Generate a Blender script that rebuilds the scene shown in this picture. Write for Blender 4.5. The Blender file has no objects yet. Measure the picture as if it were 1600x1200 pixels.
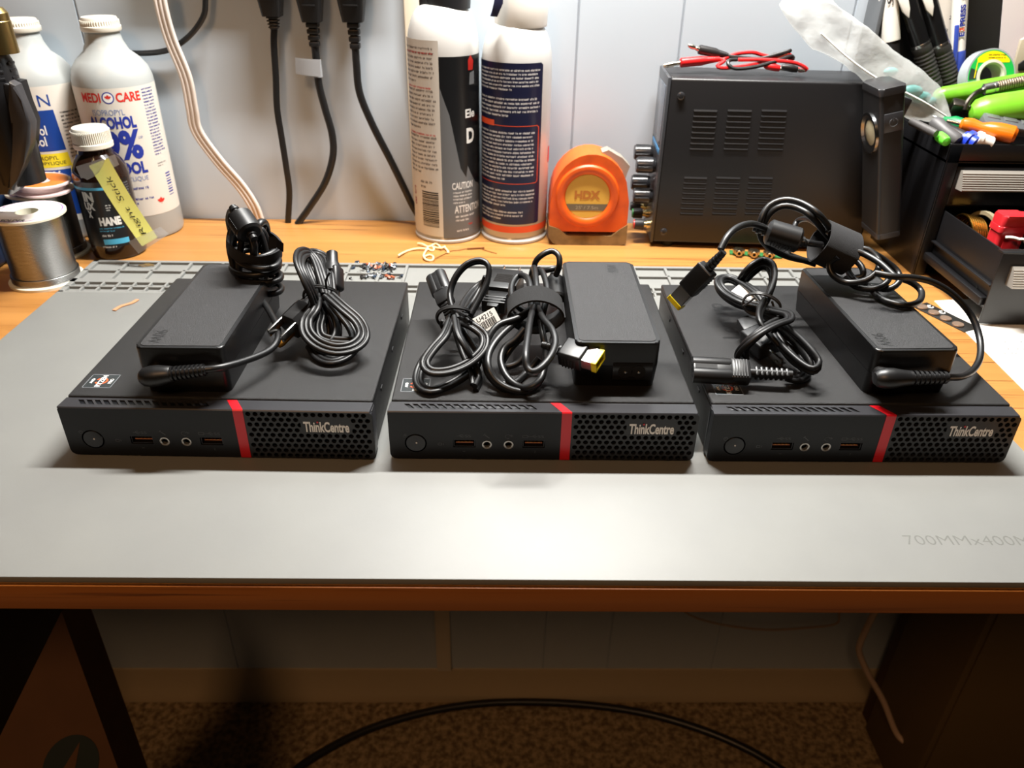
import bpy, bmesh, math, random
from mathutils import Vector, Matrix, noise
SC = bpy.context.scene
# ---------------------------------------------------------------- camera (all numbers in mm, desk mat top = 0)
S = 0.001
FLOOR = 790.0                       # floor lies this far under the mat top
CAMP = Vector((-25.22, -378.5, 281.6)); PITCH, YAW, ROLL, FPX = 0.5425, 0.0169, 0.0181, 1224.0
_f = Vector((math.sin(YAW)*math.cos(PITCH), math.cos(YAW)*math.cos(PITCH), -math.sin(PITCH)))
_r = Vector((math.cos(YAW), -math.sin(YAW), 0)); _u = _r.cross(_f)
RT = math.cos(ROLL)*_r + math.sin(ROLL)*_u; UP = -math.sin(ROLL)*_r + math.cos(ROLL)*_u
def W(p): return Vector((p[0]*S, p[1]*S, (p[2]+FLOOR)*S))
cam = bpy.data.cameras.new('camera'); camo = bpy.data.objects.new('camera', cam); SC.collection.objects.link(camo)
camo.matrix_world = Matrix.Translation(W(CAMP)) @ Matrix((RT, UP, -_f)).transposed().to_4x4()
cam.sensor_width = 36; cam.lens = 36*FPX/1600; cam.clip_start = .01; cam.clip_end = 50
cam.dof.use_dof = True; cam.dof.focus_distance = .50; cam.dof.aperture_fstop = 12.5
SC.camera = camo
# ---------------------------------------------------------------- world, lights, exposure
SC.view_settings.view_transform = 'Standard'; SC.view_settings.look = 'None'
SC.view_settings.gamma = 1; SC.view_settings.exposure = 0.0
try: SC.view_settings.use_curve_mapping = False
except Exception: pass
wd = bpy.data.worlds.new('room'); SC.world = wd; wd.use_nodes = True
wd.node_tree.nodes['Background'].inputs[0].default_value = (1, .80, .56, 1)
wd.node_tree.nodes['Background'].inputs[1].default_value = .02
def area(name, loc, target, sx, sy, power, col):
    l = bpy.data.lights.new(name, 'AREA'); l.shape = 'RECTANGLE'; l.size = sx*S; l.size_y = sy*S; l.energy = power; l.color = col
    o = bpy.data.objects.new(name, l); SC.collection.objects.link(o); o.location = W(loc)
    o.rotation_euler = (W(target)-W(loc)).to_track_quat('-Z', 'Y').to_euler(); return o
LBAR = area('shelf_light_bar', (60, 290, 810), (60, 200, 0), 430, 36, 27, (1, .97, .92))
CEIL = area('ceiling_light', (-560, -1330, 1560), (0, 200, -400), 340, 340, 11.5, (1, .56, .27))

# ---------------------------------------------------------------- helpers
def ray(px, py): return _f + RT*((px-800)/FPX) - UP*((py-600)/FPX)
def Z(px, py, z): d = ray(px, py); return CAMP + d*((z-CAMP.z)/d.z)
def Y(px, py, y): d = ray(px, py); return CAMP + d*((y-CAMP.y)/d.y)
def lin(h):
    c = [int(h[i:i+2], 16)/255 for i in (0, 2, 4)]
    return [x/12.92 if x <= .04045 else ((x+.055)/1.055)**2.4 for x in c] + [1]
MATS = {}
def mat(name, col, rough=.5, metal=0, spec=.5, bump=None, var=None, alpha=1, trans=0, coat=0, emit=0, bstr=.3, aniso=None, coords='Object'):
    if name in MATS: return MATS[name]
    m = bpy.data.materials.new(name); m.use_nodes = True; nt = m.node_tree; b = nt.nodes['Principled BSDF']
    c = lin(col) if isinstance(col, str) else list(col)+[1]
    b.inputs['Base Color'].default_value = c; b.inputs['Roughness'].default_value = rough; b.inputs['Metallic'].default_value = metal
    b.inputs['Specular IOR Level'].default_value = spec
    b.inputs['Alpha'].default_value = alpha; b.inputs['Transmission Weight'].default_value = trans; b.inputs['Coat Weight'].default_value = coat
    tc = nt.nodes.new('ShaderNodeTexCoord')
    def mapped(sc):
        mp = nt.nodes.new('ShaderNodeMapping'); nt.links.new(tc.outputs[coords], mp.inputs[0])
        mp.inputs['Scale'].default_value = sc if isinstance(sc, tuple) else (sc,)*3; return mp
    if bump:
        n = nt.nodes.new('ShaderNodeTexNoise'); n.inputs['Scale'].default_value = 1; n.inputs['Detail'].default_value = 3
        nt.links.new(mapped(bump).outputs[0], n.inputs['Vector'])
        bp = nt.nodes.new('ShaderNodeBump'); bp.inputs['Strength'].default_value = bstr; bp.inputs['Distance'].default_value = .0004
        nt.links.new(n.outputs['Fac'], bp.inputs['Height']); nt.links.new(bp.outputs[0], b.inputs['Normal'])
    if var:                         # (scale, colour2, lo, hi)
        n = nt.nodes.new('ShaderNodeTexNoise'); n.inputs['Scale'].default_value = 1; n.inputs['Detail'].default_value = 5
        nt.links.new(mapped(var[0]).outputs[0], n.inputs['Vector'])
        r = nt.nodes.new('ShaderNodeValToRGB'); r.color_ramp.elements[0].position = var[2]; r.color_ramp.elements[1].position = var[3]
        r.color_ramp.elements[0].color = lin(var[1]); r.color_ramp.elements[1].color = c
        nt.links.new(n.outputs['Fac'], r.inputs[0]); nt.links.new(r.outputs[0], b.inputs['Base Color'])
    MATS[name] = m; return m
def wood(name, light, mid, dark):
    m = bpy.data.materials.new(name); m.use_nodes = True; nt = m.node_tree; b = nt.nodes['Principled BSDF']; N = nt.nodes.new; L = nt.links.new
    tc = N('ShaderNodeTexCoord')
    def nz(sc, det, dist=0):
        mp = N('ShaderNodeMapping'); mp.inputs['Scale'].default_value = sc; L(tc.outputs['Object'], mp.inputs[0])
        n = N('ShaderNodeTexNoise'); n.inputs['Scale'].default_value = 1; n.inputs['Detail'].default_value = det; n.inputs['Distortion'].default_value = dist
        L(mp.outputs[0], n.inputs['Vector']); return n
    def ramp(n, p0, c0, p1, c1):
        r = N('ShaderNodeValToRGB'); e = r.color_ramp.elements; e[0].position = p0; e[1].position = p1; e[0].color = c0; e[1].color = c1
        L(n.outputs['Fac'], r.inputs[0]); return r
    r1 = ramp(nz((1.2, 42, 60), 4, .6), .35, lin(mid), .65, lin(light))
    r2 = ramp(nz((9, 330, 420), 2, .3), .56, (1, 1, 1, 1), .66, (0, 0, 0, 1))
    r3 = ramp(nz((3, 60, 60), 2), .45, (0, 0, 0, 1), .6, (1, 1, 1, 1))
    mu = N('ShaderNodeMath'); mu.operation = 'MULTIPLY'; L(r3.outputs[0], mu.inputs[1])
    inv = N('ShaderNodeMath'); inv.operation = 'SUBTRACT'; inv.inputs[0].default_value = 1; L(r2.outputs[0], inv.inputs[1]); L(inv.outputs[0], mu.inputs[0])
    m2 = N('ShaderNodeMath'); m2.operation = 'MULTIPLY'; m2.inputs[1].default_value = .8; L(mu.outputs[0], m2.inputs[0])
    mx = N('ShaderNodeMixRGB'); L(m2.outputs[0], mx.inputs[0]); L(r1.outputs[0], mx.inputs[1]); mx.inputs[2].default_value = lin(dark)
    L(mx.outputs[0], b.inputs['Base Color']); b.inputs['Roughness'].default_value = .38; MATS[name] = m; return m

K_ = math.radians
class B:
    """one mesh being built, in mm"""
    def __init__(s): s.b = bmesh.new(); s.mats = []; s.cur = 0; s.M = Matrix.Identity(4)
    def use(s, m):
        if m not in s.mats: s.mats.append(m)
        s.cur = s.mats.index(m); return s
    def _new(s, vs, fs, smooth=True):
        vv = [s.b.verts.new(s.M @ Vector(v)) for v in vs]
        for f in fs:
            try:
                q = s.b.faces.new([vv[i] for i in f]); q.material_index = s.cur; q.smooth = smooth
            except ValueError: pass
        return vv
    def box(s, x0, x1, y0, y1, z0, z1, bev=0, seg=2):
        t = bmesh.new(); bmesh.ops.create_cube(t, size=1)
        for v in t.verts: v.co = Vector((x0+(v.co.x+.5)*(x1-x0), y0+(v.co.y+.5)*(y1-y0), z0+(v.co.z+.5)*(z1-z0)))
        if bev: bmesh.ops.bevel(t, geom=t.edges[:], offset=bev, segments=seg, affect='EDGES', profile=.5)
        return s.merge(t)
    def merge(s, t):
        t.verts.ensure_lookup_table(); t.verts.index_update()
        s._new([v.co.copy() for v in t.verts], [[v.index for v in f.verts] for f in t.faces]); t.free(); return s
    def prism(s, out, z0, z1, bev=0, k=1, seg=2):
        """outline (x, y) extruded z0..z1; k scales the z0 end about the outline's middle"""
        t = bmesh.new(); n = len(out); cx = sum(p[0] for p in out)/n; cy = sum(p[1] for p in out)/n
        lo = [t.verts.new((cx+(x-cx)*k, cy+(y-cy)*k, z0)) for x, y in out]; hi = [t.verts.new((x, y, z1)) for x, y in out]
        t.faces.new(lo[::-1]); ft = t.faces.new(hi)
        for i in range(n): t.faces.new((lo[i], lo[(i+1) % n], hi[(i+1) % n], hi[i]))
        if bev: bmesh.ops.bevel(t, geom=list(ft.edges), offset=bev, segments=seg, affect='EDGES', profile=.5)
        bmesh.ops.recalc_face_normals(t, faces=t.faces[:]); return s.merge(t)
    def ring(s, rings, cap=True, closed=False):
        n = len(rings[0]); vs = [p for r in rings for p in r]; fs = []
        m = len(rings)
        for i in range(m if closed else m-1):
            a, b_ = i*n, ((i+1) % m)*n
            for j in range(n): fs.append((a+j, a+(j+1) % n, b_+(j+1) % n, b_+j))
        if cap and not closed: fs.append(tuple(range(n))[::-1]); fs.append(tuple((m-1)*n+j for j in range(n)))
        s._new(vs, fs); return s
    def lathe(s, prof, o=(0, 0, 0), axis=(0, 0, 1), n=40, cap=True):
        ax = Vector(axis).normalized(); a = ax.orthogonal().normalized() if abs(ax.z) < .999 else Vector((1, 0, 0)); b_ = ax.cross(a); o = Vector(o)
        s.ring([[o+ax*h+(a*math.cos(2*math.pi*j/n)+b_*math.sin(2*math.pi*j/n))*max(r, .01) for j in range(n)] for r, h in prof], cap); return s
    def cyl(s, p0, p1, r0, r1=None, n=20):
        p0, p1 = Vector(p0), Vector(p1); d = p1-p0; r1 = r0 if r1 is None else r1
        return s.lathe([(r0, 0), (r1, d.length)], p0, d, n)
    def ball(s, c, r, sc=(1, 1, 1), n=16):
        c = Vector(c); s.ring([[c+Vector((r*sc[0]*math.sin(t)*math.cos(2*math.pi*j/n), r*sc[1]*math.sin(t)*math.sin(2*math.pi*j/n), -r*sc[2]*math.cos(t))) for j in range(n)]
                               for t in [max(.02, min(math.pi-.02, math.pi*i/(n//2))) for i in range(n//2+1)]]); return s
    def sweep(s, pts, prof, closed=False, up=None, twist=0, taper=None):
        P = smooth(pts, closed); m = len(P); rings = []
        T = [((P[(i+1) % m]-P[i-1]) if (closed or 0 < i < m-1) else (P[1]-P[0] if i == 0 else P[-1]-P[-2])).normalized() for i in range(m)]
        u = Vector(up) if up else Vector((0, 0, 1)); nrm = (u - T[0]*u.dot(T[0]))
        nrm = nrm.normalized() if nrm.length > .05 else T[0].orthogonal().normalized()
        for i in range(m):
            nrm = nrm - T[i]*nrm.dot(T[i]); nrm.normalize(); bi = T[i].cross(nrm); a = twist*i/m; k = taper(i/(m-1)) if taper else 1
            c, q = math.cos(a), math.sin(a); n2 = nrm*c+bi*q; b2 = bi*c-nrm*q
            rings.append([P[i]+(b2*x+n2*y)*k for x, y in prof])
        return s.ring(rings, True, closed)
    def tube(s, pts, r, n=14, **k): return s.sweep(pts, [(r*math.cos(2*math.pi*j/n), r*math.sin(2*math.pi*j/n)) for j in range(n)], **k)
    def poly(s, vs): s._new(vs, [tuple(range(len(vs)))], False); return s
    def plate(s, outer, holes, h, back=0):
        """flat sheet in xy at z=0 with real holes whose walls go down h"""
        t = bmesh.new(); es = []
        for loop in [outer]+holes:
            vv = [t.verts.new((x, y, 0)) for x, y in loop]
            es += [t.edges.new((vv[i], vv[(i+1) % len(vv)])) for i in range(len(vv))]
        bmesh.ops.triangle_fill(t, use_beauty=True, edges=es, normal=(0, 0, 1))
        bnd = [e for e in t.edges if len(e.link_faces) == 1]
        for e in bnd:
            a, c = e.verts; f = [t.verts.new(v.co-Vector((0, 0, h))) for v in (c, a)]; t.faces.new((a, c, f[0], f[1]))
        bmesh.ops.remove_doubles(t, verts=t.verts[:], dist=.001)
        return s.merge(t)
    def flat(s, vs, fs, fm, h=0):
        s._new([fm(u, v, h) for u, v in vs], fs, False); return s
    def text(s, string, fm, u0, u1, v0, v1, h=.05, bold=.0, shear=0, cut=None):
        vs, fs = glyphs(string, bold, shear)
        xs = [v[0] for v in vs]; ys = [v[1] for v in vs]; a, b_, c, d = min(xs), max(xs), min(ys), max(ys)
        q = [(u0+(x-a)/(b_-a)*(u1-u0), v0+(y-c)/(d-c)*(v1-v0)) for x, y in vs]
        if cut:
            t = bmesh.new(); vv = [t.verts.new((x, y, 0)) for x, y in q]
            for f in fs:
                try: t.faces.new([vv[i] for i in f])
                except ValueError: pass
            x = u0+cut
            while x < u1:
                bmesh.ops.bisect_plane(t, geom=t.verts[:]+t.edges[:]+t.faces[:], plane_co=(x, 0, 0), plane_no=(1, 0, 0)); x += cut
            t.verts.index_update(); q = [(v.co.x, v.co.y) for v in t.verts]; fs = [[v.index for v in f.verts] for f in t.faces]; t.free()
        return s.flat(q, fs, fm, h)
    def micro(s, fm, u0, u1, v0, v1, lines, seed=1, h=.05, hgt=.55, last=.6):
        """lines of print too small to read: tiny letter strokes"""
        rnd = random.Random(seed); vs = []; fs = []; dv = (v1-v0)/lines; ch = dv*hgt
        for i in range(lines):
            y0 = v1-(i+1)*dv+dv*.2; u = u0; ue = u1 if i < lines-1 else u0+(u1-u0)*last
            ue -= rnd.random()*ch*1.5
            while u < ue-ch*.6:
                for _ in range(rnd.randint(2, 9)):
                    w = ch*.62; t = ch*.17; hh = ch*(1 if rnd.random() < .35 else .74)
                    if u+w > ue: break
                    bars = [(0, t, 0, hh)]
                    k = rnd.random()
                    if k < .7: bars.append((w*.75-t, w*.75, 0, ch*.74))
                    if k > .25: bars.append((0, w*.75, ch*.74-t, ch*.74))
                    if k < .5: bars.append((0, w*.75, 0, t))
                    for a, b_, c, d in bars:
                        n = len(vs); vs += [(u+a, y0+c), (u+b_, y0+c), (u+b_, y0+d), (u+a, y0+d)]; fs.append((n, n+1, n+2, n+3))
                    u += w
                u += ch*.5
        return s.flat(vs, fs, fm, h)
    def patch(s, fm, u0, u1, v0, v1, h=0, nu=24, nv=1, r=0):
        vs = []; fs = []
        for j in range(nv+1):
            for i in range(nu+1): vs.append((u0+(u1-u0)*i/nu, v0+(v1-v0)*j/nv))
        for j in range(nv):
            for i in range(nu): a = j*(nu+1)+i; fs.append((a, a+1, a+nu+2, a+nu+1))
        s._new([fm(u, v, h) for u, v in vs], fs, True); return s
    def obj(s, name, m=None, parent=None, loc=None, ang=32):
        o0 = Vector(loc) if loc is not None else Vector((0, 0, 0))
        for v in s.b.verts: v.co = (v.co-o0)*S
        bmesh.ops.recalc_face_normals(s.b, faces=s.b.faces[:]) if getattr(s, 'fix', True) else None
        me = bpy.data.meshes.new(name); s.b.to_mesh(me); s.b.free()
        for q in (s.mats or [m]): me.materials.append(q)
        if m and s.mats and m not in s.mats: pass
        me.set_sharp_from_angle(angle=math.radians(ang))
        o = bpy.data.objects.new(name, me); SC.collection.objects.link(o)
        if parent: o.parent = parent
        elif loc is not None: o.location = W(loc)
        else: o.location = (0, 0, FLOOR*S)
        return o
_G = {}
def glyphs(string, bold, shear):
    k = (string, bold, shear)
    if k not in _G:
        c = bpy.data.curves.new('t', 'FONT'); c.body = string; c.offset = bold; c.shear = shear; c.resolution_u = 3
        o = bpy.data.objects.new('t', c); me = bpy.data.meshes.new_from_object(o)
        _G[k] = ([(v.co.x, v.co.y) for v in me.vertices], [list(p.vertices) for p in me.polygons])
        bpy.data.objects.remove(o); bpy.data.curves.remove(c); bpy.data.meshes.remove(me)
    return _G[k]
def smooth(pts, closed=False, k=None):
    P = [Vector(p) for p in pts]
    if len(P) < 3: return P
    out = []; n = len(P)
    rng = range(n) if closed else range(n-1)
    for i in rng:
        p0 = P[i-1] if (closed or i > 0) else P[0]*2-P[1]; p1 = P[i]; p2 = P[(i+1) % n]
        p3 = P[(i+2) % n] if (closed or i < n-2) else P[-1]*2-P[-2]
        kk = k or max(3, min(10, int((p2-p1).length/2.5)))
        for j in range(kk):
            t = j/kk; out.append(.5*((2*p1)+(p2-p0)*t+(2*p0-5*p1+4*p2-p3)*t*t+(3*p1-p0-3*p2+p3)*t**3))
    if not closed: out.append(P[-1])
    return out
def rr(x0, x1, y0, y1, r, n=5):
    o = []
    for cx, cy, a in ((x1-r, y1-r, 0), (x0+r, y1-r, 90), (x0+r, y0+r, 180), (x1-r, y0+r, 270)):
        for i in range(n+1): t = math.radians(a+90*i/n); o.append((cx+r*math.cos(t), cy+r*math.sin(t)))
    return o
def circ(cx, cy, r, n=14, ry=None): return [(cx+r*math.cos(2*math.pi*i/n), cy+(ry or r)*math.sin(2*math.pi*i/n)) for i in range(n)]
def plane_map(o, U, V, N=None):
    o, U, V = Vector(o), Vector(U), Vector(V); N = Vector(N) if N else U.cross(V).normalized()
    return lambda u, v, h: o+U*u+V*v+N*h
def cyl_map(cx, cy, z0, R, th0):
    return lambda u, v, h: Vector((cx+(R+h)*math.sin(th0+u/R), cy-(R+h)*math.cos(th0+u/R), z0+v))
def frame(o, d, up=(0, 0, 1)):
    """matrix whose x axis runs along d, z towards up"""
    x = Vector(d).normalized(); z = Vector(up); z = (z-x*z.dot(x)).normalized(); y = z.cross(x)
    return Matrix.Translation(Vector(o)) @ Matrix((x, y, z)).transposed().to_4x4()
def thing(name, label, cat, loc=(0, 0, 0), rz=0, group=None):
    o = bpy.data.objects.new(name, None); SC.collection.objects.link(o); o.empty_display_size = .02
    o.location = W(loc); o.rotation_euler = (0, 0, rz); o['label'] = label; o['category'] = cat
    if group: o['group'] = group
    return o
def tag(o, label, cat, group=None, kind=None):
    o['label'] = label; o['category'] = cat
    if group: o['group'] = group
    if kind: o['kind'] = kind
    return o
def struct(o): o['kind'] = 'structure'; return o

# ---------------------------------------------------------------- materials
M_wall = mat('wall_paint', 'b9c3cc', .55, var=((2, 2, 2), 'b3bec8', .3, .7), bump=(60, 60, 60), bstr=.08)
M_wood = wood('oak_laminate', 'ad7a40', '9c6a34', '5c3716'); M_edge = wood('oak_edge', 'ab692b', '965720', '55270d')
M_mat = mat('grey_silicone', '7f807d', .48, spec=.35, var=((14, 14, 14), '797a78', .3, .7), bump=900, bstr=.05)
M_pc = mat('black_powder_coat', '19191a', .42, spec=.45, bump=3800, bstr=.9)
M_bezel = mat('bezel_plastic', '0c0e12', .38, spec=.35); M_grille = mat('grille_plastic', '18191c', .42); M_dark = mat('recess_black', '040405', .7)
M_red = mat('red_plastic', 'c4141f', .3); M_silver = mat('bright_metal', 'c9c9c6', .25, 1); M_gold = mat('gold_contact', 'c98a3a', .3, 1)
M_white = mat('white_print', 'e2e2df', .5); M_grey = mat('grey_print', '73767a', .5); M_dgrey = mat('faint_print', '45484c', .5)
M_ad = mat('adapter_plastic', '0c0c0d', .36, spec=.5, bump=700, bstr=.12); M_adt = mat('adapter_top', '1b1b1d', .45, spec=.55, bump=3400, bstr=1.0)
M_cab = mat('cable_rubber', '111112', .4, spec=.5); M_cab2 = mat('cord_rubber', '0f0f10', .44, spec=.4); M_plug = mat('plug_plastic', '131314', .4)
M_velc = mat('velcro', '1c1c1e', .85, bump=(3200, 3200, 3200), bstr=1); M_yel = mat('yellow_plastic', 'e8d21c', .35)
M_carp = mat('carpet', 'a08a68', .95, var=((110, 110, 110), '57462f', .35, .68), bump=(300, 300, 300), bstr=1)
M_base = mat('baseboard_paint', 'b5a283', .5); M_wp = mat('white_plastic', 'e9e6de', .4); M_paper = mat('paper', 'eeeae2', .7)
M_trim = mat('trim_paint', 'ddd2bd', .5)

# ---------------------------------------------------------------- room and desk
def wy(x): return 434+.004*x
b = B(); gx = [-900, -425, 45, 144, 306, 900]
for i in range(5):
    a, c = gx[i]+(1.2 if i else 0), gx[i+1]-(1.2 if i < 4 else 0)
    b._new([(a, wy(a), -FLOOR), (c, wy(c), -FLOOR), (c, wy(c), 900), (a, wy(a), 900), (a, wy(a)+12, -FLOOR), (c, wy(c)+12, -FLOOR), (c, wy(c)+12, 900), (a, wy(a)+12, 900)],
           [(0, 1, 2, 3), (0, 3, 7, 4), (1, 5, 6, 2), (4, 7, 6, 5)], False)
b._new([(-900, wy(-900)+2, -FLOOR), (900, wy(900)+2, -FLOOR), (900, wy(900)+2, 900), (-900, wy(-900)+2, 900)], [(0, 1, 2, 3)], False)
struct(b.obj('wall_back', M_wall))
b = B(); b.box(-1500, 1500, -1900, 480, -FLOOR-20, -FLOOR); struct(b.obj('floor', M_carp))
b = B(); b.M = Matrix.Translation((-108, wy(-108), 0)); b.box(-11, 11, -5, 0, -724, 900, 1.5); struct(b.obj('trim_1', M_trim))
b = B(); pr = [(0, 0), (0, -11), (20, -11), (24, -9), (34, -9), (38, -7), (48, -7), (52, -5), (60, -4.5), (66, -2), (67, 0)]
b._new([(x, wy(x)+y, -FLOOR+z) for x in (-900, 900) for z, y in pr], [(i, i+1, i+12, i+11) for i in range(10)]); struct(b.obj('baseboard_back', M_base))

t = thing('desk', 'oak laminate workbench desk with a dark front edge', 'desk', (0, 150, -FLOOR))
L0 = (0, 150, -FLOOR)
b = B(); b._new([(-900, -98.5, -4), (900, -98.5, -4), (900, wy(900)-1, -4), (-900, wy(-900)-1, -4), (-900, -98.5, -20), (900, -98.5, -20), (900, wy(900)-1, -20), (-900, wy(-900)-1, -20)],
                  [(0, 1, 2, 3), (7, 6, 5, 4), (1, 5, 6, 2), (0, 3, 7, 4), (3, 2, 6, 7)], False); b.obj('desktop', M_wood, t, L0)
b = B(); b.box(-900, 900, -100, -98.5, -20, -4, .5); b.obj('edge_band', M_edge, t, L0)
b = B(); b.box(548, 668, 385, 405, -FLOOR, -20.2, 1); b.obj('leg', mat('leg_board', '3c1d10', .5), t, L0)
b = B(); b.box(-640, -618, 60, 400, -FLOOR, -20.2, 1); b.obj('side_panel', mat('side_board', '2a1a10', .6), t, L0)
p = Y(1500, 1060, 255)
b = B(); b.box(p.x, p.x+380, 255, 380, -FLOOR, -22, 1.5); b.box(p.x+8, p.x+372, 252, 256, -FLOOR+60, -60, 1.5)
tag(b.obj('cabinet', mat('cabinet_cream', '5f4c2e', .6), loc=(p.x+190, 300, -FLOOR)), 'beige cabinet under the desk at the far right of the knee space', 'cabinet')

# work mat: pockets moulded along the far edge
XL, XR, YB = -402, 300, 304; D = -2.6
b = B(); b.box(XL, XR, -100+2, 233, -4, 0, .6)
b.box(XL, XR, 233, YB, -4, D)
def wl(x0, x1, y0, y1): b.box(x0, x1, y0, y1, D-.2, 0, .3, 1)
for y0, y1 in ((232, 236), (244.6, 246.4), (254.5, 262), (300, YB)): wl(XL, XR, y0, y1)
wl(XL, XL+5, 233, YB); wl(XR-5, XR, 233, YB); wl(XL, -113, 279.8, 282.2); wl(64, XR, 279.8, 282.2)
for i in range(1, 51): x = XL+3+i*13.7; (x < XR-6) and wl(x-1, x+1, 235, 255)
x = XL+3
while x < XR-10:
    x += 29.2
    if x < -110 or x > 60: wl(x-1.3, x+1.3, 261, 301)
wl(-114, -111.4, 261, 301); wl(62, 64.6, 261, 301)
t = thing('work_mat', 'grey silicone work mat with rows of small pockets along its far edge', 'mat', (-50, 100, -4))
b.obj('mat_body', M_mat, t, (-50, 100, -4))
b = B(); fm = plane_map(Z(1418, 851, 0)+Vector((0, 0, .06)), (1, 0, 0), (0, 1, 0))
b.text('700MMx400MM', fm, 0, 76, 0, 7.2, bold=-.012, h=0); b.obj('embossed_size', mat('emboss', '62635f', .4), t, (-50, 100, -4))

# ---------------------------------------------------------------- the three small computers
def make_pc(label, loc, rz):
    t = thing('mini_computer', label, 'computer', loc, rz, 'small black desktop computers on the grey mat')
    def P(name, b, m, par=t): return b.obj(name, m, par, loc=(0, 0, 0))
    b = B(); b.box(-89, 89, 10.8, 182, 1, 31.5, .8); b.box(-89.4, 89.4, 10.8, 182.3, 31.9, 35.5, 1.3, 3)
    for sx in (-1, 1):
        for y in (40, 90, 140): b.box(sx*89.2-.35, sx*89.2+.35, y, y+5, 24, 26)
    P('case', b, M_pc)
    for x in (-72, 72):
        for y in (25, 165): b = B(); b.lathe([(6, 0), (6.5, .6), (6.5, 1.1)], (x, y, 0)); P('rubber_foot', b, mat('foot_rubber', '101010', .8))
    # left, closed half of the bezel with real cut-outs
    b = B(); b.M = Matrix(((1, 0, 0, 0), (0, 0, -1, 0), (0, 1, 0, 0), (0, 0, 0, 1)))     # (x, y)->(x, z), +z -> -y
    out = [(-90.5, 4.5), (-90, 2.6), (-88.6, 1.3), (-86.5, .8), (10.4, .8), (10.4, 33.6), (-89.5, 33.6), (-90.5, 32.8)]
    holes = [rr(-53, -39.8, 9.2, 14.6, .4, 2), rr(-12, 1.2, 9.2, 14.6, .4, 2), circ(-33, 11.4, 2.2, 20), circ(-20.2, 11.4, 2.2, 20), circ(-75, 12, 6.5, 36)]
    b.use(M_bezel).plate(out, holes, 6)
    b.M = Matrix.Identity(4)
    b.box(-90.3, 10.4, 6, 10.2, 1, 33.5, .4)
    # top ledge with slanted vent slots
    b.M = Matrix.Translation((0, 0, 34.3))
    slots = [[(x, 3.4), (x+3.1, 3.4), (x-.6, 8.2), (x-3.7, 8.2)] for x in [-78+4.75*i for i in range(16)]]
    b.use(mat('ledge_plastic', '2b2b2e', .3)).plate([(-90.4, .5), (10.4, .5), (4.2, 10.4), (-89.6, 10.4)], slots, 3)
    b.M = Matrix.Identity(4)
    b._new([(-90.4, .5, 34.3), (10.4, .5, 34.3), (10.4, 0, 33.6), (-90.4, 0, 33.6)], [(0, 1, 2, 3)])
    P('front_panel', b, None)
    b = B()
    for x in range(16): b._new([(-82+4.75*x, 3, 31.6), (-74.8+4.75*x, 3, 31.6), (-78+4.75*x, 9, 31.6), (-83+4.75*x, 9, 31.6)], [(0, 1, 2, 3)])
    b.box(-56, 4, 5.2, 5.6, 5, 18); P('vent_screen', b, M_dark)
    # power button
    b = B(); b.lathe([(6.1, 0), (6.1, 4.6), (5.6, 5.3), (3, 4.9), (.1, 4.8)], (-75, 5.2, 12), (0, -1, 0), 36); o = P('power_button', b, mat('button_plastic', '121316', .25))
    b = B(); b.lathe([(.55, 0), (.55, .4)], (-74.6, .5, 12), (0, -1, 0), 12); b.obj('button_light', mat('light_dot', 'c8c8c8', .4), o, (0, 0, 0))
    # sockets
    for x0 in (-53, -12):
        b = B().use(mat('port_shell', '4a4a4c', .35, .9)); y = .7
        for q in ((x0+.3, x0+12.9, .7, 4.8, 9.4, 9.75), (x0+.3, x0+12.9, .7, 4.8, 14.05, 14.4), (x0+.3, x0+.6, .7, 4.8, 9.4, 14.4), (x0+12.6, x0+12.9, .7, 4.8, 9.4, 14.4)): b.box(*q)
        b.use(M_dark).box(x0+.6, x0+12.6, 4.6, 5, 9.7, 14.1)
        b.use(mat('tongue_orange', '8a4a1c', .4)).box(x0+1.6, x0+11.8, 2.2, 4.7, 11, 11.8)
        b.use(M_gold)
        for k in range(4): b.box(x0+2.6+k*2.2, x0+3.7+k*2.2, 2.1, 4, 11.7, 11.9)
        P('usb_port', b, None)
    for x in (-33, -20.2):
        b = B().use(mat('jack_ring', 'b9b7b2', .3, .8)); b.lathe([(1.9, 0), (1.9, 1.9), (2.3, 2.1), (2.9, 2), (2.9, 1.7)], (x, 1.7, 11.4), (0, -1, 0), 28, cap=False)
        b.use(M_dark).lathe([(1.9, .2), (1.9, .3)], (x, 4.2, 11.4), (0, -1, 0), 20); P('audio_jack', b, None)
    # printed signs beside the sockets
    fm = plane_map((0, -.05, 0), (1, 0, 0), (0, 0, 1), (0, -1, 0)); b = B()
    def strokes(L, w=.32):
        for a, c in L:
            a = Vector(a); c = Vector(c); d = (c-a).normalized()*w/2; n = Vector((-d.y, d.x)); b.flat([tuple(a+n-d), tuple(a-n-d), tuple(c-n+d), tuple(c+n+d)], [(0, 1, 2, 3)], fm)
    for x, s in ((-50.4, 0), (-7.5, 1)):
        strokes([((x, 17.4), (x+4, 17.4)), ((x+1, 17.4), (x+2, 18.3)), ((x+1.6, 17.4), (x+2.6, 16.5)), ((x+2, 18.3), (x+3, 18.3)), ((x+2.6, 16.5), (x+3.4, 16.5))])
        b.text('SS', fm, x+4.5, x+8, 16.5, 18.3)
        if s: strokes([((x-4.5, 16.6), (x-4.5, 18.2)), ((x-4.5, 18.2), (x-1.6, 18.2)), ((x-1.6, 18.2), (x-1.6, 16.6)), ((x-1.6, 16.6), (x-4.5, 16.6)), ((x-.9, 17), (x-.9, 17.8))])
    strokes([((-34.6, 18.6), (-31.8, 16.2)), ((-34.9, 18.2), (-34.2, 18.9))], .5)
    a = [(-20.6+1.6*math.cos(q), 17.2+1.4*math.sin(q)) for q in [math.radians(k) for k in range(20, 300, 30)]]
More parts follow.
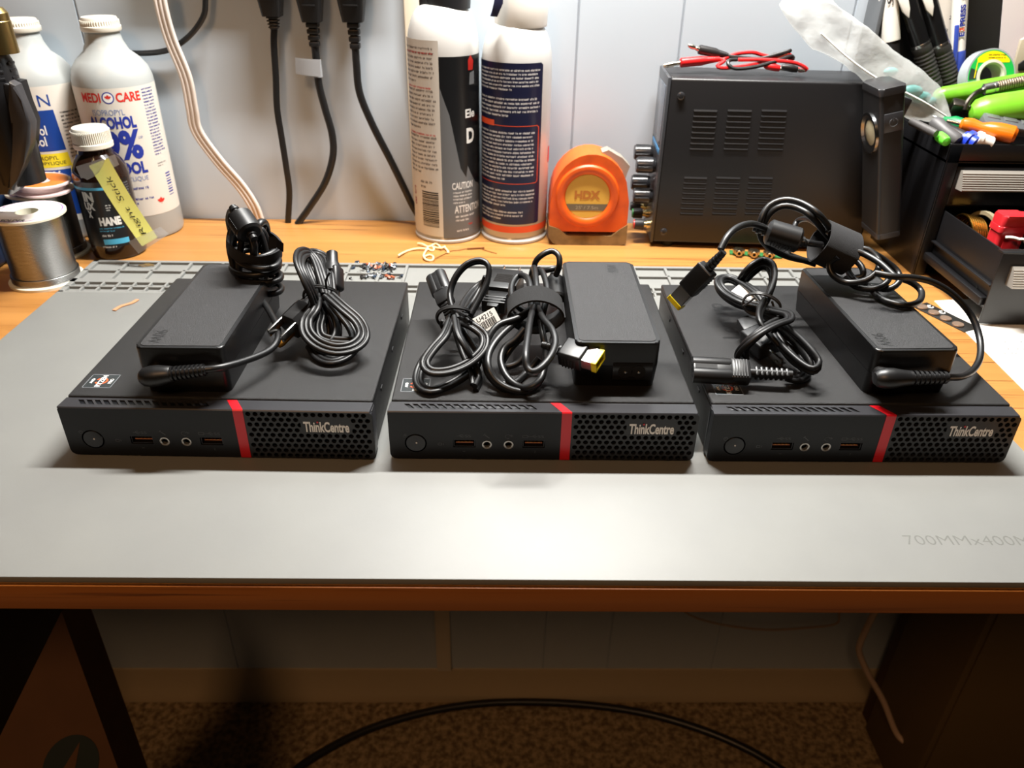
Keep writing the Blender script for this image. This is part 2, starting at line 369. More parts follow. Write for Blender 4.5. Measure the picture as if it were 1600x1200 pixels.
    strokes(list(zip(a[:-1], a[1:]))); strokes([((-19, 18.4), (-17.6, 17.6)), ((-18.4, 17.2), (-18.4, 18.2))])
    a = [(-81+1.1*math.cos(q), 17+1.1*math.sin(q)) for q in [math.radians(k) for k in range(120, 421, 30)]]
    strokes(list(zip(a[:-1], a[1:]))); strokes([((-81, 17), (-81, 18.4))])
    strokes([((-61.8, 10.8), (-61.8, 12.3)), ((-61.8, 12.3), (-59.8, 12.3)), ((-59.8, 12.3), (-59.8, 10.8)), ((-59.8, 10.8), (-61.8, 10.8)), ((-58.8, 11), (-58.8, 12))])
    strokes([((-47.4, 6.4), (-46, 6.4))]); b.text('2', fm, -5, -4, 5.7, 7.3)
    P('port_signs', b, M_dgrey)
    # grille
    b = B(); b.M = Matrix(((1, 0, 0, 0), (0, 0, -1, 0), (0, 1, 0, 0), (0, 0, 0, 1)))
    out = [(16.3, .8), (86.5, .8), (88.6, 1.3), (90, 2.6), (90.5, 4.5), (90.5, 31.5), (90, 32.8), (88.8, 33.6), (16.3, 33.6)]
    hl = []
    for r in range(9):
        z = 2.7+3.62*r; n = 0
        while True:
            x = 19+4.16*n+(2.08 if r % 2 else 0)
            if x > 88.3: break
            if not (48.2 < x < 78.6 and 18.4 < z < 28.6): hl.append(circ(x, z, 1.52, 10))
            n += 1
    b.plate(out, hl, 2.2)
    b.M = Matrix.Identity(4); P('grille', b, M_grille)
    b = B(); b.box(16.4, 90.2, 2.8, 10.2, 1, 33.4, .4); P('grille_backing', b, M_dark)
    b = B(); b._new([(16.3, .5, 34.3), (89, .5, 34.3), (89.6, 10.4, 34.3), (10.1, 10.4, 34.3), (16.3, 0, 33.6), (88.9, 0, 33.6), (90.5, 0, 31.5), (90.5, 10.4, 31.8), (90.5, 0, 4.5), (90.5, 10.4, 4.5)],
                    [(0, 1, 2, 3), (4, 5, 1, 0), (5, 6, 7, 2, 1), (6, 8, 9, 7)]); P('bezel_ledge', b, mat('ledge_plastic', '27272a', .3))
    b = B(); b._new([(10.4, -.15, .7), (16.3, -.15, .7), (16.3, -.15, 33.7), (10.4, -.15, 33.7), (10.4, .4, 34.45), (16.3, .4, 34.45), (10.1, 10.3, 34.45), (4.2, 10.3, 34.45),
                     (10.4, .5, .7), (16.3, .5, .7)], [(0, 1, 2, 3), (3, 2, 5, 4), (4, 5, 6, 7), (0, 8, 9, 1)]); b.box(10.5, 16.2, .2, 6, .8, 33.5); P('red_stripe', b, M_red)
    b = B(); b.use(M_white).text('ThinkCentre', fm, 50.2, 76.6, 19.8, 27.2, bold=.03, h=.15)
    b.use(M_red).flat(circ(58.55, 26.85, .62, 10), [tuple(range(10))], fm, .3); P('name_badge', b, None)
    b = B(); b.box(48.6, 78.2, -.02, 2, 18.9, 28.1, 0); P('badge_plate', b, M_grille)
    # processor sticker, turned a quarter turn
    b = B(); fs = plane_map((-76.5, 19.5, 35.55), (0, 1, 0), (-1, 0, 0), (0, 0, 1))
    b.use(mat('sticker', '2c3133', .25)).flat([(0, -8.5), (15.5, -8.5), (15.5, 8.5), (0, 8.5)], [(0, 1, 2, 3)], fs)
    b.use(M_white).text('AMD', fs, 5, 10.5, 4.6, 6.4, bold=.03).text('RYZEN', fs, 1.2, 14.3, -1.6, 1.6, bold=.03, h=.08).text('PRO', fs, 5, 10.5, -6.8, -4.6, bold=.02)
    b.use(mat('sticker_orange', 'd2552a', .35))
    for k in range(13):
        a0, a1 = math.radians(k*24+20), math.radians(k*24+44)
        if 2 <= k <= 3: continue
        q = [(7.8+r_*math.cos(a), r_*math.sin(a)) for r_, a in ((2.6, a0), (3.8, a0), (3.8, a1), (2.6, a1))]; b.flat(q, [(0, 1, 2, 3)], fs, .05)
    b.use(M_grey)
    for q in ((0, 15.5, -8.5, -8.1), (0, 15.5, 8.1, 8.5), (0, .35, -8.5, 8.5), (15.1, 15.5, -8.5, 8.5)): b.flat([(q[0], q[2]), (q[1], q[2]), (q[1], q[3]), (q[0], q[3])], [(0, 1, 2, 3)], fs, .05)
    P('processor_sticker', b, None)
    b = B(); fs = plane_map((-50, 92, 35.53), (0, 1, 0), (-1, 0, 0), (0, 0, 1)); b.text('Lenovo', fs, 0, 56, 0, 13, bold=.01); P('embossed_name', b, mat('emboss_name', '151516', .38))
    return t
make_pc('leftmost of the three small black computers, under the adapter set askew with cord coiled upright', (-189.6, .15, 0), -.0148)
make_pc('middle of the three small black computers, under the adapter whose yellow plug points forward', (0, 0, 0), 0)
make_pc('rightmost of the three small black computers, its raised name showing beside a looped cord', (189.0, .3, 0), .0049)

# ---------------------------------------------------------------- power adapters
def adapter_body(t, rz, inlet, txt_back):
    def P(name, b, m, par=t): return b.obj(name, m, par, loc=(0, 0, 0))
    w = 25.2; l = 124
    b = B(); b.prism(rr(-w, w, 0, l, 4), 0, 15, k=.965); b.prism(rr(-w, w, 0, l, 4), 15.25, 30.7, 1.3, seg=3); b.prism(rr(-w+.5, w-.5, .5, l-.5, 4), 14.9, 15.4)
    body = P('adapter_body', b, M_ad)
    b = B(); b.prism(rr(-w+2.2, w-2.2, 2.2, l-2.2, 3), 30.5, 31.0, .25, seg=1); P('top_panel', b, M_adt)
    b = B()
    if txt_back: fs = plane_map((w-12, l-20, 31.06), (0, 1, 0), (-1, 0, 0), (0, 0, 1)); b.text('90W', fs, 0, 14, 0, 7.5)
    else: fs = plane_map((-w+5.5, 21, 31.06), (0, -1, 0), (1, 0, 0), (0, 0, 1)); b.text('90W', fs, 0, 16, 0, 7)
    P('embossed_wattage', b, mat('emboss_black', '161617', .33))
    if inlet:
        b = B().use(mat('inlet_gloss', '1a1a1c', .2)); y = -.15
        b.box(-2, 22, -.3, .5, 5.5, 17.5, .25)
        b.use(M_dark)
        for x in (5.6, 13.6): b.lathe([(4.3, 0), (4.3, .2)], (x, -.35, 11.3), (0, -1, 0), 24)
        b.box(5.6, 13.6, -.52, -.3, 8, 14.6)
        b.use(M_silver)
        for x in (5.6, 13.6): b.lathe([(.9, 0), (.9, 1), (.3, 1.4)], (x, -.4, 11.3), (0, -1, 0), 12)
        P('mains_socket', b, None)
def elbow(t, T, pc, p1):
    """moulded elbow plug and ribbed strain relief lying along the adapter's front"""
    b = B(); p0, p1 = Vector(pc), Vector(p1); d = (p1-p0); L = d.length; d.normalize()
    b.lathe([(.5, -6.6), (3.4, -6.2), (5.3, -4), (6.2, 0), (6, 5), (5.2, 9), (4.7, 12), (4.5, L*.38)], p0, d, 24)
    n = 8
    for k in range(n):
        q = p0+d*(L*.38+k*(L*.62)/n); b.cyl(q, q+d*(L*.62/n*.55), 4.4-.1*k, n=18); b.cyl(q, q+d*(L*.62/n), 2.8, n=12)
    b.cyl(p0+Vector((0, 3, 0)), p0+Vector((0, 7, 0)), 5, n=20)
    b.obj('elbow_plug', M_plug, t, T)
def strap(t, T, c, ax, ru, rv, width, th=1.3, up=(0, 0, 1), tail=None, m=None):
    """hook-and-loop band round a bundle: ax is the bundle direction"""
    M = frame(c, ax, up); b = B(); rings = []
    for i in range(41):
        a = 2*math.pi*i/40*1.0; k = 1+.05*i/40
        row = []
        for x, e in ((-width/2, 0), (width/2, 0), (width/2, th), (-width/2, th)):
            row.append(M @ Vector((x+.6*math.sin(3*a), (ru*k+e)*math.cos(a), (rv*k+e)*math.sin(a))))
        rings.append(row)
    b.ring(rings)
    if tail:
        q = [Vector(p) for p in tail]; n = len(q)
        for i in range(n-1):
            s_ = M.to_3x3() @ Vector((width/2*(1-.75*i/n), 0, 0)); o_ = Vector((0, 0, .6))
            b._new([q[i]-s_, q[i]+s_, q[i+1]+s_, q[i+1]-s_, q[i]-s_+o_, q[i]+s_+o_, q[i+1]+s_+o_, q[i+1]-s_+o_], [(0, 1, 2, 3), (4, 5, 6, 7), (0, 1, 5, 4), (2, 3, 7, 6), (0, 3, 7, 4), (1, 2, 6, 5)])
    b.obj('velcro_strap', m or M_velc, t, T)
def ferrite(t, T, p0, p1, r=7):
    p0, p1 = Vector(p0), Vector(p1); d = p1-p0; L = d.length; b = B(); u = d.normalized()
    b.lathe([(2.6, -9), (2.6, -7), (3.4, -6.8), (3.4, -5), (2.6, -4.8), (2.6, -3), (3.6, -2.8), (3.6, -1), (r*.8, 0), (r, 1.5), (r, L-1.5), (r*.8, L), (3.4, L+.2), (3.4, L+2), (2.6, L+2.2), (2.6, L+5)], p0, u, 26)
    vw = (CAMP-(p0+p1)/2); vw = vw-u*vw.dot(u); vw.normalize(); sd = u.cross(vw); dn = (vw*.55+sd*(-.83 if sd.z > 0 else .83)).normalized()
    s_ = u.cross(dn)
    for k in range(8):
        q = p0+u*(L*.2+k*L*.082)+dn*(r*.985); b.use(M_plug)
        b.tube([q-s_*2.6-dn*.25, q+dn*.2, q+s_*2.6-dn*.25], .55, 6)
    b.obj('ferrite_bead', M_plug, t, T)
def dc_plug(t, T, p0, p1, tip, up, w=6.6, h=4.6):
    """flat rectangular charging plug: body p0->p1, metal to tip"""
    p0, p1, tip = Vector(p0), Vector(p1), Vector(tip); d = (tip-p0).normalized(); M = frame(p0, d, up); L = (p1-p0).length; L2 = (tip-p0).length
    b = B(); b.M = M; b.box(0, L, -w, w, -h, h, 1.3, 3)
    for k in range(5): b.box(L*.18+k*2, L*.18+k*2+.9, -w-.25, w+.25, -h-.2, h*.4, .2, 1)
    for k in range(5): b.lathe([(3.2-.2*k, 0), (3.2-.2*k, 1.7)], (-2.6*k-2, 0, 0), (1, 0, 0), 14)
    b.lathe([(2.1, 0), (2.1, 14)], (-14, 0, 0), (1, 0, 0), 12); pl = b.obj('dc_plug', M_plug, t, T)
    b = B(); b.M = M; a, c = w*.82, h*.62
    for q in ((-a, a, c-.8, c), (-a, a, -c, -c+.8), (-a, -a+.8, -c, c), (a-.8, a, -c, c)): b.box(L-.5, L2-3, q[0], q[1], q[2], q[3], .15, 1)
    b.obj('plug_sleeve', M_silver, pl, T)
    b = B(); b.M = M; a += .35; c += .35
    for q in ((-a, a, c-1.3, c), (-a, a, -c, -c+1.3), (-a, -a+1.6, -c, c), (a-1.6, a, -c, c)): b.box(L2-3.2, L2, q[0], q[1], q[2], q[3], .25, 1)
    b.obj('yellow_tip', M_yel, pl, T)

TOP = 35.5
# --- adapter 1 (left): body askew, cord coiled upright
T1 = (-209, 15.2, TOP)
t = thing('power_adapter', 'black power adapter lying askew on the leftmost computer, cord coiled upright at its far end', 'power adapter', T1, 0, 'power adapters')
adapter_body(t, 0, False, False)
e0 = Y(236, 588, 9); e1 = Y(322, 578, 9); elbow(t, T1, e0, e1)
b = B()
path = [e1+Vector((-3, 0, 0)), Y(345, 574, 12), Y(385, 563, 26), Y(420, 548, 42), Y(434, 530, 55), Y(432, 508, 72), Y(420, 485, 90), Y(410, 468, 104), Y(408, 462, 112)]
b.tube(path, 2.1)
# stacked turns of the coil
def turn(cx, cy, rx, ry, yc, dy, ph=0, tilt=0, n=12, a0=0, a1=360):
    return [Y(cx+rx*math.cos(a)+tilt*math.sin(a), cy+ry*math.sin(a)+tilt*.35*math.cos(a), yc-dy*math.sin(a)) for a in [math.radians(a0+(a1-a0)*i/n) for i in range(n+(0 if a1-a0 == 360 else 1))]]
for i, (cx, cy, rx, ry, tl) in enumerate([(403, 405, 33, 15, 4), (399, 416, 37, 14, -3), (402, 429, 37, 13, 4), (404, 434, 31, 15, -6), (413, 449, 27, 11, 2)]):
    b.tube(turn(cx, cy, rx, ry, 122+i*.6, 15-i*.8, 0, tl), 2.15, closed=True, n=14)
for i, (cx, cy, rx, ry, tl) in enumerate([(394, 398, 28, 16, 6), (398, 392, 33, 12, -6)]):
    b.tube(turn(cx, cy, rx, ry, 126, 13, 0, tl), 2.05, closed=True, n=14)
# upper strands leaving the strap
b.tube([Y(365, 420, 120), Y(358, 385, 124), Y(361, 360, 128), Y(372, 345, 130), Y(380, 340, 131)], 2.05)
b.tube([Y(372, 415, 132), Y(366, 385, 134), Y(368, 362, 136), Y(380, 347, 136), Y(392, 344, 136)], 2.05)
b.tube([Y(395, 395, 124), Y(402, 372, 122), Y(405, 352, 124), Y(412, 347, 130), Y(417, 356, 136), Y(417, 380, 138), Y(412, 400, 138)], 2.3)
b.tube([Y(400, 395, 130), Y(408, 370, 130), Y(413, 350, 134), Y(408, 346, 138), Y(398, 352, 140)], 2.05)
for ang in (0, 50, 110, 160, 220, 280, 330):
    a = K_(ang); cA = Y(401, 428, 122); cB = Y(396, 372, 124); off = Vector((11*math.cos(a), 9*math.sin(a), 0)); b.tube([cA+off*1.25, cA*.6+cB*.4+off*1.1, cB+off*.8, cB+off*.5+Vector((0, 0, 7)), cB-off*.3+Vector((0, 3, 8))], 2.05)
b.tube([Y(366, 330, 124), Y(360, 330, 130), Y(357, 345, 134), Y(362, 368, 134), Y(368, 400, 132)], 2.05)
b.tube([Y(394, 370, 110), Y(398, 384, 108), Y(398, 396, 112), Y(396, 404, 120)], 2.05)
b.obj('dc_cable', M_cab, t, T1)
ferrite(t, T1, Y(373, 338, 122), Y(392, 366, 110), 8.6)
c0 = Y(398, 386, 125)
strap(t, T1, c0, Vector((.22, -.25, 1)), 16.5, 14, 9, up=(0, -1, 0), tail=[Y(420, 380, 112), Y(432, 380, 110), Y(443, 388, 112)])
# --- adapter 2 (middle)
T2 = (43.6, 26.6, TOP)
t = thing('power_adapter', 'black power adapter on the middle computer, mains socket facing forward, yellow plug before it', 'power adapter', T2, 0, 'power adapters')
adapter_body(t, 0, True, True)
q = lambda x, y, z: Z(640+x*.25625, 380+y*.25625, z)
b = B(); R = 2.1
for pts in [
    [(770, 390, 63), (700, 440, 62), (560, 560, 58), (490, 660, 54), (480, 750, 50), (520, 830, 44), (600, 885, 40), (700, 905, 38), (780, 860, 39), (820, 770, 44), (830, 650, 52), (815, 570, 58), (800, 470, 63)],
    [(750, 390, 65), (660, 455, 64), (540, 500, 62), (475, 590, 56), (458, 690, 48), (480, 800, 41), (560, 880, 38), (640, 895, 38)],
    [(755, 390, 66), (735, 470, 69), (722, 560, 70), (708, 680, 68), (715, 750, 64), (745, 785, 62), (800, 760, 62), (860, 690, 64), (888, 610, 66), (870, 530, 68), (815, 460, 67), (780, 390, 65)],
    [(700, 520, 60), (640, 590, 54), (575, 640, 50), (555, 720, 46), (590, 810, 42), (660, 870, 40), (730, 880, 42), (800, 830, 46), (825, 740, 50)],
    [(700, 560, 56), (620, 640, 48), (560, 740, 40), (600, 752, 40), (660, 730, 42), (700, 680, 46)],
    [(790, 700, 46), (740, 760, 40), (700, 800, 38), (640, 850, 38), (560, 860, 38)],
    [(720, 430, 62), (655, 380, 63), (622, 320, 64), (625, 250, 66), (660, 200, 68), (710, 205, 70), (735, 260, 70), (738, 330, 67), (745, 420, 63), (750, 500, 58)],
    [(770, 500, 58), (775, 420, 64), (778, 320, 68), (770, 220, 71), (760, 150, 68), (745, 180, 60), (735, 260, 52)],
    [(800, 490, 58), (815, 420, 63), (840, 300, 68), (820, 200, 70), (790, 160, 68), (765, 190, 58), (760, 260, 52)],
    [(760, 200, 60), (765, 120, 70), (810, 70, 76), (870, 48, 78), (910, 80, 76), (912, 140, 70), (893, 195, 62)],
    [(880, 560, 52), (870, 610, 50), (890, 650, 52), (920, 665, 56)],
    [(745, 200, 52), (800, 175, 58), (860, 160, 62), (900, 150, 62)],
    ]: b.tube([q(*p) for p in pts], R)
b.obj('dc_cable', M_cab, t, T2)
ferrite(t, T2, q(885, 225, 54), q(900, 350, 50), 6.6)
M_fuzz = mat('velcro_fuzz', '141415', .95, bump=(2200, 2200, 2200), bstr=1)
strap(t, T2, q(768, 405, 64), q(785, 560, 60)-q(765, 310, 64), 16.5, 10.5, 19, up=(0, 0, 1), m=M_fuzz)
p0, p1, tp = q(935, 655, 58), q(1070, 700, 58), q(1165, 722, 58)
dc_plug(t, T2, p0, p1, tp, (.15, -.45, 1), 7.6, 5.2)
# --- adapter 3 (right)
T3 = (218.5, 21, TOP)
a3 = -.045*0-.0
t = thing('power_adapter', 'black power adapter on the rightmost computer, its cord tied in high loops behind', 'power adapter', T3, 0, 'power adapters')
t.rotation_euler = (0, 0, 0.035)
adapter_body(t, 0, False, False)
t.rotation_euler = (0, 0, 0)
for ch in t.children: ch.rotation_euler = (0, 0, .035)
e0 = Y(1383, 591, 13); e1 = Y(1481, 590, 13); elbow(t, T3, e0, e1)
q = lambda x, y, z: Z(1030+x*.3833, 300+y*.3833, z)
b = B()
for pts in [
    [(1170, 757, 50), (1235, 752, 46), (1280, 725, 44), (1308, 670, 46), (1305, 590, 52), (1270, 500, 62), (1200, 420, 74), (1120, 370, 82), (1040, 350, 86), (960, 345, 88), (880, 330, 88)],
    [(740, 235, 91), (800, 235, 93), (850, 235, 94), (892, 275, 90), (890, 320, 86), (840, 360, 80), (760, 368, 76), (705, 335, 80), (695, 290, 86), (730, 262, 92)],
    [(760, 240, 88), (830, 250, 87), (900, 270, 84), (940, 320, 80), (925, 370, 76), (870, 395, 72), (800, 385, 72), (760, 350, 74)],
    [(760, 225, 94), (860, 245, 92), (920, 280, 86), (972, 325, 80), (975, 370, 76), (930, 396, 72), (860, 385, 72)],
    [(865, 395, 70), (890, 425, 69), (940, 450, 69), (1010, 462, 69), (1060, 445, 69), (1068, 405, 70), (1030, 370, 74), (960, 345, 78)],
    [(740, 280, 80), (790, 275, 82), (825, 305, 80), (830, 340, 76), (800, 350, 74)],
    [(780, 285, 80), (770, 320, 76), (800, 360, 74), (850, 375, 73)],
    [(750, 215, 95), (705, 160, 104), (650, 90, 116), (580, 45, 120), (510, 32, 120), (450, 55, 116), (415, 110, 108), (410, 170, 98), (440, 220, 90), (520, 262, 84), (620, 285, 80)],
    [(730, 225, 92), (680, 172, 101), (620, 100, 114), (560, 65, 117), (500, 58, 117), (455, 85, 112), (430, 130, 104), (430, 180, 94), (480, 235, 84), (560, 268, 78), (640, 295, 76)],
    [(250, 235, 112), (280, 180, 118), (320, 145, 120), (370, 130, 118), (415, 140, 112), (500, 180, 106), (590, 205, 104)],
    [(590, 205, 104), (620, 210, 102), (660, 215, 98)],
    [(520, 262, 84), (540, 190, 84), (548, 150, 86), (565, 118, 90), (605, 110, 96), (650, 135, 102), (700, 170, 104)],
    [(735, 225, 95), (800, 240, 95), (840, 255, 94), (900, 290, 92), (960, 345, 88)],
    ]: b.tube([q(*p) for p in pts], 2.1)
b.obj('dc_cable', M_cab, t, T3)
ferrite(t, T3, q(440, 160, 108), q(575, 200, 104), 8.2)
strap(t, T3, q(715, 225, 92), q(800, 260, 88)-q(640, 190, 98), 15.5, 13, 23, up=(0, 0, 1))
dc_plug(t, T3, q(200, 310, 100), q(115, 395, 84), q(62, 455, 73), (.35, -.5, 1), 6.2, 4.4)

# ---------------------------------------------------------------- mains cords (flat twin / triple cable)
def ribbon(n, r=1.75, g=1.28):
    o = []
    cs = [(i-(n-1)/2)*2*r*g/1.28*.92 for i in range(n)]; k = 7
    for i, c in enumerate(cs):
        a0, a1 = (150, 30) if 0 < i < n-1 or n > 2 and i not in (0, n-1) else ((180 if i == 0 else 148), (32 if i == 0 else 0))
        for j in range(k): a = math.radians(a0+(a1-a0)*j/(k-1)); o.append((c+r*math.cos(a), r*math.sin(a)))
    return o + [(x, -y) for x, y in reversed(o)]
RIB2 = ribbon(2); RIB3 = ribbon(3, 1.6)
def twist_tie(t, T, c, ax, ru, rv, ends=(), r=.8, m=None):
    M = frame(c, ax); b = B()
    for off in (-.9, .9): b.tube([M @ Vector((off+1.2*math.sin(a*2), ru*math.cos(a), rv*math.sin(a))) for a in [2*math.pi*i/14 for i in range(14)]], r, 8, closed=True)
    for e in ends: b.tube(e, r, 8)
    b.obj('twist_tie', m or M_cab2, t, T)
# --- cord 1: three-core with three-pin plug
TC = tuple(Z(510, 500, TOP)); q = lambda x, y, z: Z(200+x/4, 320+y/4, z)
t = thing('mains_lead', 'black three-pin power cord tied in a bundle on the leftmost computer', 'power cord', TC, 0, 'power cords')
b = B()
for pts, up in [
    ([(1180, 640, 62), (1150, 560, 72), (1105, 460, 82), (1070, 370, 88), (1080, 310, 88), (1130, 300, 84), (1175, 350, 80), (1210, 450, 74), (1240, 560, 66)], (1, -.3, .5)),
    ([(1210, 640, 58), (1180, 540, 68), (1140, 440, 76), (1110, 360, 80), (1130, 320, 78), (1180, 305, 76), (1230, 340, 74), (1250, 440, 70), (1260, 540, 64)], (1, -.3, .5)),
    ([(1170, 560, 66), (1160, 650, 64), (1115, 720, 60), (1120, 800, 56), (1190, 870, 52), (1300, 905, 50), (1410, 885, 50), (1470, 820, 52), (1440, 730, 58), (1340, 640, 64), (1250, 560, 68)], (0, -.4, 1)),
    ([(1200, 560, 62), (1180, 640, 58), (1200, 690, 56), (1180, 760, 52), (1200, 830, 48), (1300, 860, 46), (1420, 850, 46), (1400, 760, 50), (1310, 650, 58), (1240, 560, 62)], (0, -.4, 1)),
    ([(1220, 560, 60), (1250, 640, 58), (1300, 720, 54), (1310, 800, 48), (1280, 870, 44), (1220, 900, 40), (1170, 890, 39), (1150, 860, 40)], (1, -.4, .5)),
    ([(1210, 580, 56), (1240, 680, 52), (1270, 760, 48), (1270, 840, 42), (1240, 900, 38.6)], (1, -.4, .5)),
    ([(1150, 880, 39), (1200, 950, 38), (1280, 975, 38), (1370, 940, 39), (1430, 870, 42)], (0, -.2, 1)),
    ]: b.sweep([q(*p) for p in pts], RIB3, up=up)
b.obj('cable', M_cab2, t, TC)
twist_tie(t, TC, q(1200, 565, 66), q(1220, 700, 60)-q(1170, 440, 72), 10.5, 7.5, [[q(1120, 560, 66), q(1090, 590, 64), q(1060, 620, 62)], [q(1240, 520, 74), q(1238, 470, 80), q(1262, 420, 86)]], .7)
# appliance end (cloverleaf)
p0, p1 = q(1285, 560, 58), q(1275, 300, 78); M = frame(p0, p1-p0, (-.6, -.4, 1)); L = (p1-p0).length
b = B(); b.M = M; b.box(2, L*.62, -6.5, 6.5, -5, 5, 2.2, 3); b.M = Matrix.Identity(4)
d = (p1-p0).normalized(); b.lathe([(6.5, L*.52), (5.5, L*.66), (4, L*.78), (3.9, L), (3.3, L+.5), (.5, L+.6)], p0, d, 20)
b.cyl(p0-d*5, p0+d*3, 4.4, n=16); b.obj('appliance_connector', M_plug, t, TC)
# wall plug with three pins
pc = q(1040, 740, 55); d = (q(940, 830, 50)-q(1110, 660, 58)).normalized(); M = frame(pc, d, (0, -.3, 1)); b = B(); b.M = M @ Matrix.Rotation(math.pi/2, 4, 'Y')
b.prism([(9.5*math.cos(a), 9.5*math.sin(a)) for a in [math.radians(22.5+45*i) for i in range(8)]], -12, 4, .8); b.M = Matrix.Identity(4)
b.lathe([(8.4, -12), (6.5, -18), (4, -26)], pc, d, 16); pl = b.obj('wall_plug', M_plug, t, TC)
R3 = M.to_3x3()
for oy, oz, w in ((5.2, 4, 0), (-5.2, 4, 0), (0, -5, 1)):
    b = B(); o_ = pc+R3 @ Vector((3.5, oy, oz))
    if w: b.lathe([(2.3, 0), (2.3, 11), (1.4, 14), (.2, 14.4)], o_, d, 16)
    else: b.M = frame(o_, d, R3 @ Vector((0, 1, 0))); b.box(0, 14, -2.8, 2.8, -.7, .7, .3)
    b.obj('ground_pin' if w else 'blade', M_gold if w else M_silver, pl, TC)
# --- cord 2: twin cable with two-pin plug, middle computer
q = lambda x, y, z: Z(640+x*.25625, 380+y*.25625, z); TC = tuple(q(300, 600, TOP))
t = thing('mains_lead', 'black two-pin power cord with white barcode tag, tied in a bundle on the middle computer', 'power cord', TC, 0, 'power cords')
b = B()
for pts, up in [
    ([(300, 470, 60), (255, 380, 64), (250, 290, 70), (285, 200, 78), (350, 130, 84), (430, 108, 86), (482, 140, 84), (475, 230, 76), (430, 330, 68), (370, 440, 60)], (1, .2, .3)),
    ([(310, 440, 52), (340, 360, 50), (390, 290, 50), (430, 255, 52), (455, 240, 54)], (0, 0, 1)),
    ([(330, 440, 54), (390, 360, 56), (440, 270, 62), (470, 200, 70)], (1, 0, 0)),
    ([(260, 450, 60), (215, 560, 58), (140, 650, 54), (92, 730, 50), (130, 782, 48), (240, 780, 48), (360, 730, 50), (445, 650, 54), (455, 570, 58), (390, 510, 62), (300, 470, 62)], (0, -.3, 1)),
    ([(260, 470, 56), (190, 590, 50), (100, 700, 44), (55, 790, 40), (60, 865, 38.3), (130, 900, 38.3), (250, 860, 38.5), (370, 780, 42), (410, 700, 46), (330, 560, 54), (270, 460, 58)], (0, -.3, 1)),
    ([(280, 460, 64), (300, 560, 62), (350, 650, 56), (400, 740, 46), (425, 820, 39), (400, 885, 38)], (1, -.2, .6)),
    ([(275, 470, 58), (290, 560, 54), (330, 680, 48), (375, 780, 42), (395, 870, 38)], (1, -.2, .6)),
    ([(480, 450, 48), (420, 470, 50), (370, 450, 54), (320, 440, 56)], (0, 0, 1)),
    ]: b.sweep([q(*p) for p in pts], RIB2, up=up)
b.obj('cable', M_cab2, t, TC)
twist_tie(t, TC, q(270, 445, 60), q(300, 520, 58)-q(245, 380, 62), 11, 7, [[q(330, 430, 66), q(360, 470, 66), q(410, 500, 60)], [q(300, 420, 66), q(340, 440, 68), q(390, 480, 62)], [q(200, 470, 60), q(190, 500, 56), q(205, 530, 52)]], .9)
p0, p1 = q(235, 395, 58), q(160, 200, 66); d = (p1-p0).normalized(); L = (p1-p0).length; M = frame(p0, d, (-.5, -.6, 1))
b = B()
b.M = M
for y in (-3.1, 3.1): b.lathe([(3.2, L*.42), (4.3, L*.5), (4.3, L)], (0, y, 0), (1, 0, 0), 20)
b.box(L*.45, L, -3, 3, -4, 4, .5); b.box(L*.12, L*.5, -5.8, 5.8, -3.7, 3.7, 1.6)
for k in range(6): b.box(-14+k*3, -14+k*3+1.9, -3.9+.2*(5-k)*.5, 3.9, -3, 3, .8)
b.cyl((-16, 0, 0), (4, 0, 0), 2.4)
b.M = Matrix.Identity(4)
con = b.obj('appliance_connector', M_plug, t, TC)
# two-pin plug lying further back
pa, pb = q(500, 420, 46), q(600, 215, 48); d = (pb-pa).normalized(); L = (pb-pa).length; M = frame(pa, d, (0, 0, 1)); b = B(); b.M = M
b.prism([(L*.42, -7), (L*.52, -11.5), (L*.95, -12.5), (L, -11), (L, 11), (L*.95, 12.5), (L*.52, 11.5), (L*.42, 7)], -6.5, 8, 1.5)
b.prism([(0, -3.6), (L*.44, -8), (L*.44, 8), (0, 3.6)], -4.5, 5, 1.2)
for k in range(3): b.box(L*.08+k*4.4, L*.08+k*4.4+2.2, -8.2+.4*k, 8.2-.4*k, -3, 5.8-.2*k, .6)
for k in range(9): b.box(L*.58+k*1.5, L*.58+k*1.5+.7, -6, 6, 7.7, 8.4, .2, 1)
pl = b.obj('wall_plug', M_plug, t, TC)
for y in (-6, 6): b = B(); b.M = M; b.box(L-.5, L+15, y-.7, y+.7, -2.8, 3.2, .3); b.obj('blade', M_silver, pl, TC)
o_ = q(392, 463, 60); U = (q(470, 420, 60)-o_).normalized(); b = B(); V = (q(420, 515, 54)-o_).normalized(); fm = plane_map(o_+V*10, U, -V)
b.use(M_paper).patch(fm, -1, 21, -1.5, 10.5, .1, 6)
b.patch(fm, -1, 21, -1.5, 10.5, -.4, 6)
b.use(M_dark).text('U4215', fm, 1.5, 17, 6.4, 9.6, h=.2)
x = 1.5; rnd = random.Random(4)
while x < 17: w = rnd.choice((.35, .6, .9)); b.flat([(x, 0), (x+w, 0), (x+w, 5.6), (x, 5.6)], [(0, 1, 2, 3)], fm, .2); x += w+rnd.choice((.4, .6, .9))
b.obj('barcode_tag', None, t, TC)
